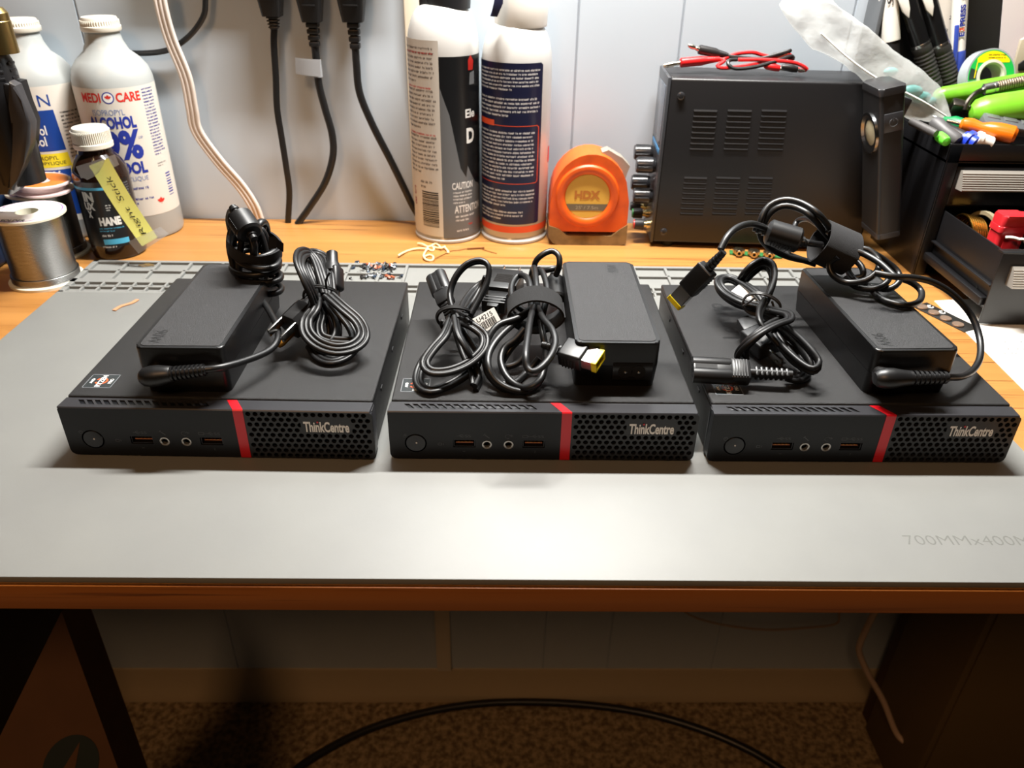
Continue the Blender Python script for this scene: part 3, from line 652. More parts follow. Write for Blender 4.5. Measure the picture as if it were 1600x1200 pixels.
# --- cord 3: twin cable, right computer
q = lambda x, y, z: Z(1030+x*.26667, 300+y*.26667, z); TC = tuple(q(600, 800, TOP))
t = thing('mains_lead', 'black two-pin power cord tied in a bundle on the rightmost computer, blades towards the front', 'power cord', TC, 0, 'power cords')
b = B()
for pts, up in [
    ([(590, 670, 60), (480, 640, 60), (390, 590, 60), (350, 540, 62), (360, 505, 62), (420, 500, 62), (500, 540, 62), (580, 600, 62), (620, 650, 60)], (0, -.3, 1)),
    ([(590, 690, 56), (470, 660, 54), (390, 610, 54), (352, 555, 56), (370, 520, 56), (430, 520, 56), (520, 570, 56), (600, 630, 56)], (0, -.3, 1)),
    ([(610, 680, 60), (650, 590, 66), (678, 500, 72), (665, 430, 76), (610, 405, 76), (550, 430, 74), (500, 480, 68), (470, 530, 60)], (1, .2, .3)),
    ([(600, 690, 56), (640, 600, 60), (660, 520, 66), (640, 450, 70), (600, 435, 70), (550, 470, 66), (500, 520, 58)], (1, .2, .3)),
    ([(620, 640, 64), (590, 700, 64), (590, 760, 62), (630, 820, 58), (700, 900, 52)], (1, -.3, .5)),
    ([(500, 660, 56), (600, 680, 60), (700, 700, 64), (755, 715, 66), (760, 750, 66), (690, 775, 66), (600, 820, 64), (520, 880, 58), (465, 940, 50), (460, 985, 44), (500, 1000, 40)], (0, -.4, 1)),
    ([(740, 740, 60), (650, 780, 60), (570, 840, 58), (500, 910, 50), (500, 975, 42)], (0, -.4, 1)),
    ([(600, 700, 58), (700, 760, 58), (800, 840, 58), (890, 930, 56), (938, 1005, 52), (900, 1045, 50), (830, 1010, 50), (740, 930, 52), (670, 850, 54)], (1, .3, .4)),
    ([(620, 720, 54), (720, 810, 54), (810, 900, 52), (880, 990, 50), (880, 1030, 47), (800, 990, 46), (720, 900, 50), (660, 820, 54)], (1, .3, .4)),
    ([(740, 1085, 41), (800, 1100, 39.5), (850, 1080, 39), (860, 1050, 39), (830, 1020, 39)], (0, 0, 1)),
    ]: b.sweep([q(*p) for p in pts], RIB2, up=up)
b.obj('cable', M_cab2, t, TC)
twist_tie(t, TC, q(600, 660, 62), q(590, 760, 60)-q(640, 560, 64), 12, 8, [[q(560, 620, 70), q(520, 650, 66), q(495, 665, 62)], [q(640, 690, 64), q(670, 680, 62), q(660, 640, 66)]], .75, mat('tie_grey', '3a3a3b', .35))
p0, p1 = q(560, 1060, 44.5), q(195, 1040, 44.5); d = (p1-p0).normalized(); L = (p1-p0).length; M = frame(p0, d, (0, -.45, 1)); b = B(); b.M = M
for y in (-4, 4): b.lathe([(3.2, L*.3), (5, L*.42), (5, L)], (0, y, 0), (1, 0, 0), 20)
b.box(L*.35, L, -4, 4, -4.4, 4.4, .5); b.box(L*.08, L*.42, -7.5, 7.5, -4.6, 4.6, 2)
for k in range(6): b.box(L*.14+k*1.7, L*.14+k*1.7+.8, -6.4, 6.4, 4.2, 5, .2, 1)
for k in range(7): b.box(-20+k*3, -20+k*3+2.2, -3.5+.1*(6-k)*.8, 3.5-.1*(6-k)*.8, -2.9, 2.9, .9)
b.cyl((-22, 0, 0), (5, 0, 0), 2.9)
con = b.obj('appliance_connector', M_plug, t, TC)
b = B().use(M_dark); b.M = M
for y in (-4, 4): b.lathe([(1.5, L-.3), (1.5, L+.12)], (0, y, 0), (1, 0, 0), 14)
b.box(L*.62, L-1, -1.6, 1.6, 4.2, 4.62); b.obj('socket_holes', None, con, TC)
pa = q(650, 900, 45); d = Vector((.38, -.9, -.1)).normalized(); M = frame(pa, d, (-.25, 0, 1)); b = B(); b.M = M
b.box(-18, 4, -11, 11, -5.5, 6, 2, 3); b.prism([(-30, -4), (-16, -8), (-16, 8), (-30, 4)], -4, 4.6, 1.2); pl = b.obj('wall_plug', M_plug, t, TC)
for s_ in (-1, 1):
    b = B(); y = s_*6.4; b.M = M @ Matrix.Translation((3.5, y, 0)); b.M = b.M @ Matrix(((0, 0, 1, 0), (1, 0, 0, 0), (0, 1, 0, 0), (0, 0, 0, 1)))
    b.M = M @ Matrix.Translation((3.5, y, 0)) @ Matrix.Rotation(math.radians(90), 4, 'X') @ Matrix.Translation((0, 0, -.7))
    b.plate(rr(0, 15, -3.1, 3.1, 1.4), [circ(11, 0, 1.2, 12)], 1.4); b.M = b.M @ Matrix.Translation((0, 0, -1.4)); b.plate(rr(0, 15, -3.1, 3.1, 1.4), [circ(11, 0, 1.2, 12)], .01); b.obj('blade', M_silver, pl, TC)
o_ = q(415, 590, 57); U = (q(560, 660, 57)-o_).normalized(); fm = plane_map(o_, U, (Vector((0, 0, 1)).cross(U)+Vector((0, 0, .5))).normalized()); b = B()
b.use(M_paper).patch(fm, 0, 26, -4, 9, 0, 8).patch(fm, 0, 26, -4, 9, .4, 8); b.use(M_grey).micro(fm, 1, 18, -2, 7, 4, 3, h=.5); b.obj('paper_tag', None, t, TC)

# ---------------------------------------------------------------- helpers for the things along the wall
def onp(px, py, o, n): d = ray(px, py); o = Vector(o); n = Vector(n); return CAMP+d*((o-CAMP).dot(n)/d.dot(n))
def X(px, py, x): d = ray(px, py); return CAMP+d*((x-CAMP.x)/d.x)
def wrap(b, pts, fm, h=.05, cut=1.5):
    t = bmesh.new(); vv = [t.verts.new((x, y, 0)) for x, y in pts]; es = [t.edges.new((vv[i], vv[(i+1) % len(vv)])) for i in range(len(vv))]
    bmesh.ops.triangle_fill(t, use_beauty=True, edges=es, normal=(0, 0, 1)); x = min(p[0] for p in pts)+cut; x1 = max(p[0] for p in pts)
    while x < x1: bmesh.ops.bisect_plane(t, geom=t.verts[:]+t.edges[:]+t.faces[:], plane_co=(x, 0, 0), plane_no=(1, 0, 0)); x += cut
    t.verts.index_update(); b.flat([(v.co.x, v.co.y) for v in t.verts], [[v.index for v in f.verts] for f in t.faces], fm, h); t.free()
LEAF = [(0, 10), (1.5, 7), (3.2, 8), (2.6, 4.4), (5, 6.6), (5.6, 5.3), (8, 5.8), (7, 3.8), (8, 3), (4.2, .2), (4.8, -1.2), (.4, -.6), (.4, -4), (-.4, -4), (-.4, -.6), (-4.8, -1.2), (-4.2, .2), (-8, 3), (-7, 3.8), (-8, 5.8), (-5.6, 5.3), (-5, 6.6), (-2.6, 4.4), (-3.2, 8), (-1.5, 7)]
def leaf(b, fm, u, v, k, h=.1, cut=.8): wrap(b, [(u+x*k, v+y*k) for x, y in LEAF], fm, h, cut)
K = math.radians
M_blue = mat('label_blue', '1c2f8f', .45); M_lred = mat('label_red', 'c62a22', .45); M_lab = mat('label_cream', 'ccc7be', .45)
M_hdpe = mat('milky_plastic', 'a2a6a5', .35, trans=.0); M_cap = mat('ribbed_cap', 'd0cbbe', .45); M_ink = mat('ink_black', '1b1b1d', .5); M_dblue = mat('label_deep_blue', '123a86', .4); M_lyel = mat('label_yellow', 'e6cf28', .45)

# ---------------------------------------------------------------- rubbing-alcohol bottles
def alcohol_bottle(label, cx, cy, R, px0, ys):
    """ys: picture rows of cap top, cap foot, neck, shoulder end (on the bottle axis)"""
    z = [Y(px0[i], ys[i], cy).z for i in range(4)]; t = thing('alcohol_bottle', label, 'bottle', (cx, cy, -4)); T = (cx, cy, -4)
    b = B(); zs = z[3]
    pr = [(R-4, -4), (R-1, -3), (R, 0), (R, zs-8), (R-.6, zs), (R-3, zs+8), (R-8, zs+15), (R-16, zs+22), (16, zs+30), (14.5, zs+38), (14, z[1]+2)]
    b.lathe(pr, (cx, cy, 0), n=64); b.obj('bottle_body', M_hdpe, t, T)
    b = B(); b.lathe([(16.6, z[1]-1), (17.2, z[1]), (17.2, z[1]+3), (16.2, z[1]+4), (15.6, z[0]-2), (14.6, z[0]), (.5, z[0])], (cx, cy, 0), n=48)
    for k in range(48): a = 2*math.pi*k/48; b.M = Matrix.Translation((cx, cy, 0)) @ Matrix.Rotation(a, 4, 'Z'); b.box(15.6, 16.5, -.4, .4, z[1]+4, z[0]-2.4, .2, 1)
    b.obj('screw_cap', M_cap, t, T); return t, T
cx, cy, R = -390, 398, 35.5
t, T = alcohol_bottle('milky plastic alcohol bottle labelled MEDI CARE with blue print, behind the small brown bottle', cx, cy, R, (160, 163, 168, 176), (26, 46, 75, 118))
Zp = lambda px, py: Y(px, py, 366).z
fm = cyl_map(cx, cy, 0, R, K(20.5)); b = B()
vt, vb = Zp(185, 138), Zp(215, 338); b.use(M_lab).patch(fm, -48, 50, vb, vt, .15, 60); lb = b.obj('paper_label', None, t, T)
b = B(); b.use(M_lred).text('MEDI', fm, -30, -11.5, Zp(180, 160), Zp(180, 145), .3, .03, cut=1.5).text('CARE', fm, 1.5, 23, Zp(180, 160), Zp(180, 145), .3, .03, cut=1.5)
b.use(M_blue); wrap(b, circ(-5, Zp(180, 152.5), 5.2, 20), fm, .25, 1); b.use(M_white); wrap(b, circ(-5, Zp(180, 152.5), 4.2, 20), fm, .3, 1); b.use(M_lred); leaf(b, fm, -5, Zp(180, 153.5), .36, .35)
b.use(mat('label_greyblue', '6d7fae', .5)).text('ISOPROPYL', fm, -22, 6, Zp(185, 180), Zp(185, 171), .3, cut=2)
b.use(M_blue).text('ALCOHOL', fm, -28, 14, Zp(190, 201), Zp(190, 182), .3, .05, cut=1.5).text('99%', fm, -31, 15, Zp(198, 250), Zp(198, 203), .3, .04, cut=1.5).text('ALCOOL', fm, -28, 15, Zp(205, 272), Zp(205, 253), .3, .05, cut=1.5)
b.use(mat('label_greyblue', '6d7fae', .5)).text('ISOPROPYLIQUE', fm, -24, 14, Zp(210, 284), Zp(210, 276), .3, cut=2).text('USP', fm, 13, 17, Zp(210, 219), Zp(210, 215), .3)
b.use(M_blue).micro(fm, -22, 15, Zp(215, 305), Zp(215, 290), 2, 5, .3); b.micro(fm, -22, 18, Zp(215, 320), Zp(215, 307), 2, 6, .3)
b.micro(fm, 25.5, 41, Zp(225, 250), Zp(225, 142), 22, 7, .3); b.use(M_grey).micro(fm, 26, 38, Zp(230, 268), Zp(230, 260), 2, 8, .3)
b.use(M_blue)
for k in range(9): b.patch(fm, 33, 40, Zp(235, 315)+k*2.6, Zp(235, 315)+k*2.6+(1.2 if k % 3 else .6), .3, 4)
b.use(M_lred); leaf(b, fm, 21.5, Zp(220, 320), .48, .3); b.obj('lettering', None, lb, T)
cx, cy, R = -463, 398, 35.5
t, T = alcohol_bottle('milky plastic alcohol bottle with blue and yellow 70% label at the far left', cx, cy, R, (40, 43, 48, 56), (29, 47, 78, 120))
Zp = lambda px, py: Y(px, py, 366).z
fm = cyl_map(cx, cy, 0, R, K(18)); b = B()
b.use(M_lab).patch(fm, -48, 52, Zp(90, 345), Zp(60, 136), .15, 60); lb = b.obj('paper_label', None, t, T)
b = B(); b.use(M_dblue); z1, z2 = Zp(60, 236), Zp(60, 173); wrap(b, [(-30, z1), (17, z1), (15, z2), (-30, z2)], fm, .25, 2)
wrap(b, [(-30, Zp(65, 335)), (20, Zp(65, 335)), (18, Zp(65, 265)), (-30, Zp(65, 265))], fm, .25, 2)
b.use(M_lyel); wrap(b, [(-30, Zp(65, 261)), (18.5, Zp(65, 261)), (17.5, Zp(65, 240)), (-30, Zp(65, 240))], fm, .25, 2)
b.use(M_dblue).text('N', fm, 4.5, 14, Zp(60, 167), Zp(60, 149), .3, cut=1); wrap(b, circ(-4.5, Zp(60, 158), 6, 24), fm, .3, 1)
b.use(M_lab); wrap(b, [(-8.6, Zp(60, 157)), (-5, Zp(60, 154)), (-1, Zp(60, 150.5)), (-2.6, Zp(60, 156)), (-.4, Zp(60, 160)), (-3.5, Zp(60, 159)), (-6, Zp(60, 164)), (-6, Zp(60, 158.5))], fm, .4, 1)
b.use(M_white).text('Alcohol', fm, -22, 5, Zp(62, 211), Zp(62, 196), .35, .02, cut=2).text('Alcool', fm, -20, 2.5, Zp(62, 228), Zp(62, 213), .35, .02, cut=2).text('70%', fm, -12, 7.5, Zp(68, 285), Zp(68, 267), .35, .02, cut=2)
b.use(M_ink).text('ISOPROPYL', fm, -16, 8.5, Zp(65, 249.5), Zp(65, 243.5), .35, cut=2).text('ISOPROPYLIQUE', fm, -21, 14, Zp(65, 258), Zp(65, 252), .35, cut=2)
b.micro(fm, 20, 41, Zp(75, 250), Zp(75, 176), 13, 11, .3); b.obj('lettering', None, lb, T)

# ---------------------------------------------------------------- brown bottle with the sticky note
cx, cy, R = -392, 336, 24; T = (cx, cy, -4)
t = thing('brown_bottle', 'small dark brown bottle with ribbed white cap and yellow note taped on its front', 'bottle', T)
zc0, zc1 = Y(150, 229, cy).z, Y(143, 198, cy).z; Zf = lambda px, py: Y(px, py, 314).z
b = B(); b.lathe([(R-3, -4), (R-.6, -3), (R, -1), (R, zc0-24), (R-1.5, zc0-17), (R-5, zc0-10), (R-9.5, zc0-5), (14, zc0-2), (14, zc0+3)], (cx, cy, 0), n=56); b.obj('bottle_body', mat('brown_glass', '1e100a', .12, coat=.3), t, T)
b = B(); b.lathe([(16.2, zc0), (16.6, zc0+.6), (16.6, zc0+4), (15.8, zc0+5), (15.4, zc1-2), (14.2, zc1), (6, zc1), (5.5, zc1-.6), (.5, zc1-.6)], (cx, cy, 0), n=60)
for k in range(60): b.M = Matrix.Translation((cx, cy, 0)) @ Matrix.Rotation(2*math.pi*k/60, 4, 'Z'); b.box(15.2, 16.1, -.4, .4, zc0+5, zc1-2.4, .2, 1)
b.obj('ribbed_cap', M_cap, t, T)
fm = cyl_map(cx, cy, 0, R, K(22)); b = B()
b.use(mat('label_black', '0d0e10', .3)).patch(fm, -36, 26, Zf(170, 385), Zf(160, 285), .12, 50); lb = b.obj('paper_label', None, t, T)
b = B(); b.use(mat('label_cyan', '4aa9cf', .45)).patch(fm, -34, 3, Zf(140, 297), Zf(140, 293), .2, 24)
for s_, u1, y0, y1 in (('IN', -9.5, 315, 300), ('UX', -10, 328, 316), ('X', -14, 340, 329), ('HANE', 9, 352, 339)):
    b.use(M_white).text(s_, fm, u1-(18.5 if len(s_) > 3 else 10 if len(s_) > 1 else 4.5), u1, Zf(150, y0), Zf(150, y1), .25, .06, cut=1.5)
b.use(mat('label_cyan', '4aa9cf', .45)).micro(fm, -11, 11, Zf(155, 362), Zf(155, 354), 2, 3, .2); b.patch(fm, -10, 12, Zf(160, 381), Zf(160, 373), .2, 16)
b.use(M_white).micro(fm, -10, 9, Zf(158, 370), Zf(158, 364), 1, 4, .2); b.micro(fm, -12, 12, Zf(158, 387), Zf(158, 382), 1, 5, .2); b.micro(fm, -1, 5, Zf(155, 330), Zf(155, 319), 3, 6, .2)
b.use(M_grey).micro(fm, 17, 26, Zf(170, 380), Zf(165, 290), 24, 7, .2); b.obj('lettering', None, lb, T)
c = [Y(139, 259, 314), Y(169, 247, 310), Y(246, 371, 296), Y(222, 385, 293)]
T2_ = tuple((c[2]+c[3])/2); nt_ = thing('sticky_note', 'yellow paper strip with handwriting taped across the brown bottle', 'note', T2_)
def quadmap(c):       # u along the strip 0..1, v across 0..1, gently bowed
    n = (c[1]-c[0]).cross(c[3]-c[0]).normalized()
    if n.y > 0: n = -n
    return lambda u, v, h: (c[0]*(1-u)+c[3]*u)*(1-v)+(c[1]*(1-u)+c[2]*u)*v+n*(h+3.0*math.sin(math.pi*u)*.6)
fm = quadmap(c); b = B(); b.use(mat('note_yellow', 'eeee83', .75)).patch(fm, 0, 1, 0, 1, 0, 14, 3); b.patch(fm, 0, 1, 0, 1, -.25, 14, 3); b.obj('note_paper', None, nt_, T2_)
b = B(); g = lambda u, v, h: fm(u, v, h)
ux = (c[3]-c[0]).length; hm = lambda x, y, h: g(.93-x/ux, .72-y/((c[1]-c[0]).length), h)
b.text('Right', hm, 2, 30, 0, 7.5, .3, -.005, .15); b.text('Stick', hm, 36, 60, 1.5, 8, .3, -.005, .15); b.obj('handwriting', M_ink, nt_, T2_)
M_tape = mat('frosted_tape', 'c9c9c9', .3, alpha=.45)
for q4 in ([(119, 260, 315), (180, 241, 312), (187, 257, 312), (130, 284, 314)], [(201, 377, 294), (251, 354, 296), (265, 365, 296), (217, 396, 293)]):
    c = [Y(*p)+Vector((0, -.5, 0)) for p in q4]; b = B(); f2 = quadmap([c[0], c[3], c[2], c[1]]); b.patch(f2, 0, 1, 0, 1, .3, 6, 3); b.obj('clear_tape', M_tape, nt_, T2_)

# ---------------------------------------------------------------- solder spools and flux reel
def spool(label, cx, cy, R, h, word, seed):
    T = (cx, cy, -4); t = thing('solder_spool', label, 'solder spool', T, 0, 'solder spools')
    M_fl = mat('flange_cream', 'ddd8c4', .5)
    b = B(); z0, z1 = -4, -4+h
    b.lathe([(9, z0), (R, z0), (R, z0+2.2), (R-2.5, z0+3), (R-3, z0+3.2)], (cx, cy, 0), n=56); b.lathe([(9, z1-14), (9, z1-.6), (R-1, z1), (R, z1-.6), (R, z1-2.4), (R-3, z1-3), (9, z1-3.2)], (cx, cy, 0), n=56, cap=False); b.lathe([(9, z0), (9, z1)], (cx, cy, 0), n=40, cap=False)
    b.obj('spool_body', M_fl, t, T)
    b = B(); pr = []; n = 46
    for k in range(n):
        zz = z0+3+(h-6)*k/n; w = (h-6)/n; r = R-4.5+(1.5 if k < 5 else 0)
        pr += [(r-.25, zz), (r+.25, zz+w*.3), (r+.25, zz+w*.7), (r-.25, zz+w*.98)]
    b.lathe(pr, (cx, cy, 0), n=56, cap=False); b.obj('wound_solder', mat('solder_tin', 'b4b4b2', .28, 1), t, T)
    b = B(); fm = plane_map((cx, cy, z1+.05), (1, 0, 0), (0, 1, 0))
    b.use(mat('label_paper', 'f0ebe6', .5)); b._new([(cx+r*math.cos(a), cy+r*math.sin(a), z1+.02) for a in [2*math.pi*i/48 for i in range(48)] for r in (9.2, R-1.4)], [(2*i, 2*i+1, (2*i+3) % 96, (2*i+2) % 96) for i in range(48)], False)
    b.use(mat('label_purple', '8a55a8', .5)); b._new([(cx+r*math.cos(a), cy+r*math.sin(a), z1+.1) for a in [2*math.pi*i/48 for i in range(48)] for r in (R-3.2, R-2.2)], [(2*i, 2*i+1, (2*i+3) % 96, (2*i+2) % 96) for i in range(48)], False)
    b.use(M_ink).text(word, fm, -9, 11, -R+4, -R+9, .1, .02)
    b.use(mat('label_plum', '7b3d6e', .5)).micro(fm, -R+5, -11, -5, 12, 4, seed, .1); b.micro(fm, -14, 10, 12, 20, 2, seed+1, .1); b.obj('top_label', None, t, T)
spool('silver solder spool standing nearest the mat corner, in front of the other spool', -428, 268, 30, 62, 'SOLDER', 1)
spool('silver solder spool standing behind, under the small orange and pink reel', -449, 331, 28.5, 62, 'SOLDER', 5)
T = (-440, 322, 58); t = thing('flux_reel', 'small pale pink reel with orange top lying on the rear solder spool', 'reel', T); b = B()
b.M = Matrix.Translation(T) @ Matrix.Rotation(.05, 4, 'Y'); b.lathe([(22, .6), (24, 1.5), (24, 3), (20, 4), (20, 8), (24, 9), (24, 10.5), (23, 11.2), (22, 10.4), (6, 9.6), (5.4, 11), (.5, 11)], n=48); b.obj('reel_body', mat('reel_pink', 'dcc3c0', .35), t, T)
b = B(); b.M = Matrix.Translation(T) @ Matrix.Rotation(.05, 4, 'Y'); b.lathe([(7, 10.2), (9, 10.6), (20, 10.9), (21.6, 10.7)], n=48, cap=False); b.obj('reel_label', mat('reel_orange', 'd9762f', .4), t, T)

# ---------------------------------------------------------------- soldering station and black tool holder at the left edge
zh = Y(30, 299, 250).z
T = (-520, 320, -4); t = thing('soldering_station', 'dark blue soldering station box at the far left edge behind the spools', 'soldering station', T)
b = B(); b.box(-600, -481, 236, 400, -4, zh-.3, 5, 3); b.obj('station_case', mat('station_blue', '1b2b45', .45), t, T)
b = B(); b.box(-590, -486, 235, 236.4, 10, zh-12, .5); b.obj('front_plate', mat('station_dark', '101318', .5), t, T)
T = tuple(Y(-20, 299, 250)); t = thing('iron_holder', 'black tool holder with brass nozzle rising at the left edge', 'tool holder', T)
M_hold = mat('holder_black', '18181a', .32)
def px_prism(pts, y0, y1, bev=1.5):
    b = B(); o = [Y(x, y, (y0+y1)/2) for x, y in pts]; b.M = Matrix(((1, 0, 0, 0), (0, 0, 1, 0), (0, -1, 0, 0), (0, 0, 0, 1)))
    b.M = Matrix(((1, 0, 0, 0), (0, 0, -1, 0), (0, 1, 0, 0), (0, 0, 0, 1))); return b.prism([(p.x, p.z) for p in o], -y1, -y0, bev)
b = px_prism([(-75, 299), (27, 299), (30, 270), (43, 250), (50, 230), (52, 190), (40, 160), (30, 128), (16, 126), (8, 165), (-75, 165)], 240, 262, 2); b.obj('holder_body', M_hold, t, T)
b = B(); b.box(Y(-75, 299, 250).x-50, Y(-60, 299, 250).x, 238, 264, zh, zh+14, 2); b.obj('holder_base', M_hold, t, T)
b = px_prism([(17, 126), (29, 132), (38, 155), (53, 190), (51, 225), (42, 252), (31, 280), (26, 297), (14, 293), (21, 265), (29, 242), (30, 218), (20, 190), (16, 165)], 232, 241, 2.5); b.obj('front_web', mat('holder_gloss', '3c3b3d', .28), t, T)
ax = Y(-6, 200, 252); zt = Y(-6, 78, 252).z; b = B()
rC = (Y(31, 120, 252).x-Y(-6, 120, 252).x)
b.lathe([(rC*.9, zh+8), (rC, Y(0, 170, 252).z), (rC, Y(0, 112, 252).z), (rC*.93, Y(0, 95, 252).z), (rC*.78, zt), (rC*.3, zt)], (Y(-6, 140, 252).x, 252, 0), n=40)
for k in range(3):
    for a in (-70, -25, 20, 65):
        a0 = K(a-90+25); zz = Y(0, 98+k*11, 252).z; cxx = Y(-6, 140, 252).x; b.use(M_dark if k < 9 else M_dark)
        b.M = Matrix.Translation((cxx, 252, zz)) @ Matrix.Rotation(a0, 4, 'Z'); b.box(rC*.93+k*.25, rC*.99+.35, -4, 4, -1, 1, .3)
    b.M = Matrix.Identity(4)
b.mats.insert(0, M_hold); 
for f in b.b.faces: f.material_index = 0 if len(f.verts) > 4 or f.calc_area() > 9 else f.material_index+0
b.obj('vented_collar', None, t, T)
cxx = Y(0, 60, 252).x; b = B(); rb = (Y(22, 60, 252).x-cxx)
b.lathe([(rb, zt-2), (rb, Y(0, 33, 252).z), (rb*.97, Y(0, 32, 252).z), (rb*.97, Y(0, 20, 252).z), (rb*.75, Y(0, 12, 252).z), (rb*.42, Y(0, 11, 252).z), (rb*.4, Y(0, -60, 252).z)], (cxx, 252, 0), n=40); b.obj('brass_nozzle', mat('brass', 'b39a63', .3, 1), t, T)

# ---------------------------------------------------------------- air duster cans
def can(label, cx, cy, R, ytop, px):
    T = (cx, cy, -4); t = thing('air_duster_can', label, 'spray can', T, 0, None); b = B(); zs = Y(px, ytop+72, cy).z; zt = Y(px, ytop, cy).z
    b.lathe([(R-5, -4), (R-1, -4), (R+.4, -3), (R+.5, -1), (R-.4, .6), (R-1.4, 2.2), (R-.6, 4.5), (R, 6), (R, zs)]+[(16+(R-16)*math.cos(K(a)), zs+(zt-zs)*math.sin(K(a))) for a in (12, 25, 38, 50, 62, 74, 84, 90)], (cx, cy, 0), n=64)
    b.obj('can_body', mat('can_white', 'c2c1be', .22), t, T); return t, T, zs, zt
cx, cy, R = -81, 398, 33; t, T, zs, zt = can('white spray can with cream text label and black panel, left of the pair', cx, cy, R, 6, 695); Zf = lambda py, px=695: Y(px, py, 365.5).z
fm = cyl_map(cx, cy, 0, R, K(4)); b = B(); b.use(M_lab).patch(fm, -54, -4.5, Zf(370), Zf(64), .12, 40); lb = b.obj('text_label', None, t, T)
b = B(); b.use(mat('print_brown', '4a3d38', .5)).micro(fm, -47, -8, Zf(133), Zf(73), 8, 1, .2); b.micro(fm, -47, -7, Zf(205), Zf(140), 9, 2, .2); b.micro(fm, -47, -6.5, Zf(275), Zf(213), 9, 3, .2)
b.micro(fm, -28, -12, Zf(298), Zf(283), 2, 4, .2)
b.use(M_lred); [b.micro(fm, -45, -8, Zf(y+6), Zf(y), 1, 9+y, .25, last=1) for y in (81, 136, 209)]
b.use(mat('print_maroon', '8a3a4a', .5)); b.text('S', fm, -41, -37.5, Zf(312), Zf(298), .2, .03); b.text('8', fm, -41, -37, Zf(328), Zf(316), .2, .03)
b.use(M_ink); rnd = random.Random(2); v = Zf(356)
while v < Zf(303): w = rnd.choice((.5, .8, 1.3)); b.patch(fm, -27, -8.5, v, v+w, .2, 8); v += w+rnd.choice((.5, .8))
b.obj('lettering', None, lb, T)
b = B(); b.use(mat('can_black', '141517', .3)).patch(fm, -4.5, 52, Zf(372), Zf(89), .1, 44)
b.use(mat('can_grey', '66686a', .3)); wrap(b, [(-4.5, Zf(372)), (-4.5, Zf(135)), (-2, Zf(150)), (4, Zf(180)), (8, Zf(215)), (14, Zf(265)), (20, Zf(280)), (22, Zf(262)), (26, Zf(275)), (32, Zf(290)), (44, Zf(300)), (52, Zf(305)), (52, Zf(372))], fm, .16, 1.6); pn = b.obj('black_panel', None, t, T)
b = B(); b.use(M_white).text('CAUTION', fm, 5, 28, Zf(297), Zf(286), .25, .02, cut=2).text('ATTENTION', fm, 7, 40, Zf(334), Zf(322), .25, .02, cut=2).text('Ele', fm, 20, 32, Zf(187), Zf(173), .25, .03, cut=2).text('D', fm, 21, 31, Zf(227), Zf(203), .25, .04, cut=2)
b.micro(fm, 6, 30, Zf(320), Zf(299), 4, 5, .25); b.micro(fm, 8, 34, Zf(348), Zf(336), 2, 6, .25); b.micro(fm, 9, 34, Zf(364), Zf(358), 1, 7, .25); b.use(M_lred).micro(fm, 22, 34, Zf(356), Zf(350), 1, 8, .25)
b.use(M_lred); wrap(b, [(24, Zf(112)), (30, Zf(112)), (31, Zf(98)), (27, Zf(88)), (24, Zf(96))], fm, .25, 1); b.use(M_grey); wrap(b, [(25, Zf(135)), (32, Zf(135)), (32, Zf(114)), (26, Zf(116))], fm, .25, 1); b.obj('lettering', None, pn, T)
b = B(); b.lathe([(19.5, zt-3), (20, zt+6), (20, zt+16), (17, zt+26), (10, zt+30)], (cx+6, cy, 0), n=36); b.box(cx-20, cx-6, cy-6, cy+6, zt-4, zt+22, 2); b.obj('nozzle_cap', mat('cap_black', '1d1d20', .4), t, T)
cx, cy, R = -13, 398, 33; t, T, zs, zt = can('white spray can with navy text panel and orange foot stripe, right of the pair', cx, cy, R, 32, 801); Zf = lambda py, px=802: Y(px, py, 365.5).z
fm = cyl_map(cx, cy, 0, R, 0); b = B(); b.use(mat('can_navy', '1a1d38', .3)); r_ = 2.5
wrap(b, [(-50, Zf(351)), (23.5, Zf(351)), (26, Zf(349)), (26, Zf(103)), (23.5, Zf(99)), (-50, Zf(99))], fm, .12, 1.6); pn = b.obj('navy_panel', None, t, T)
b = B(); b.use(M_white)
for a, c_, n, e, s_ in ((107, 143, 6, 24, 1), (152, 184, 5, 24, 2), (205, 283, 13, 20, 3), (296, 324, 5, 21, 4), (329, 345, 3, 10, 5)): b.micro(fm, -46, e, Zf(c_), Zf(a), n, s_, .2)
M_or = mat('stripe_orange', 'd9502a', .4)
b.use(M_or); zo0, zo1 = Zf(288), Zf(197)
wrap(b, [(-46, zo0), (21, zo0), (23, zo0+2), (23, zo1-2), (21, zo1), (-46, zo1), (-46, zo1-.6), (20.6, zo1-.6), (22.3, zo1-2.3), (22.3, zo0+2.3), (20.6, zo0+.6), (-46, zo0+.6)], fm, .2, 2)
b.patch(fm, -46, -22, Zf(199), Zf(190), .25, 12); b.obj('lettering', None, pn, T)
b = B(); b.use(M_or).patch(cyl_map(cx, cy, 0, R, 0), -math.pi*R, math.pi*R, Zf(364), Zf(354), .12, 80); b.obj('orange_stripe', None, t, T)
b = B(); b.use(M_lred); wrap(b, [(41, Zf(262)), (47, Zf(262)), (47, Zf(238)), (41, Zf(238))], fm, .2, 2); b.use(mat('print_pink', 'd88f88', .5)).micro(fm, 38, 47, Zf(320), Zf(300), 3, 3, .2); b.obj('side_print', None, t, T)
b = B(); b.lathe([(23.5, zt-4), (24, zt-2), (24.5, zt+14), (23, zt+26), (16, zt+32)], (cx+3, cy, 0), n=40); b.obj('nozzle_cap', M_wp, t, T)
b = B(); p = [Y(x, y, 366) for x, y in ((766, 25), (777, 26), (786, 5), (786, -30), (772, -30), (774, 2))]
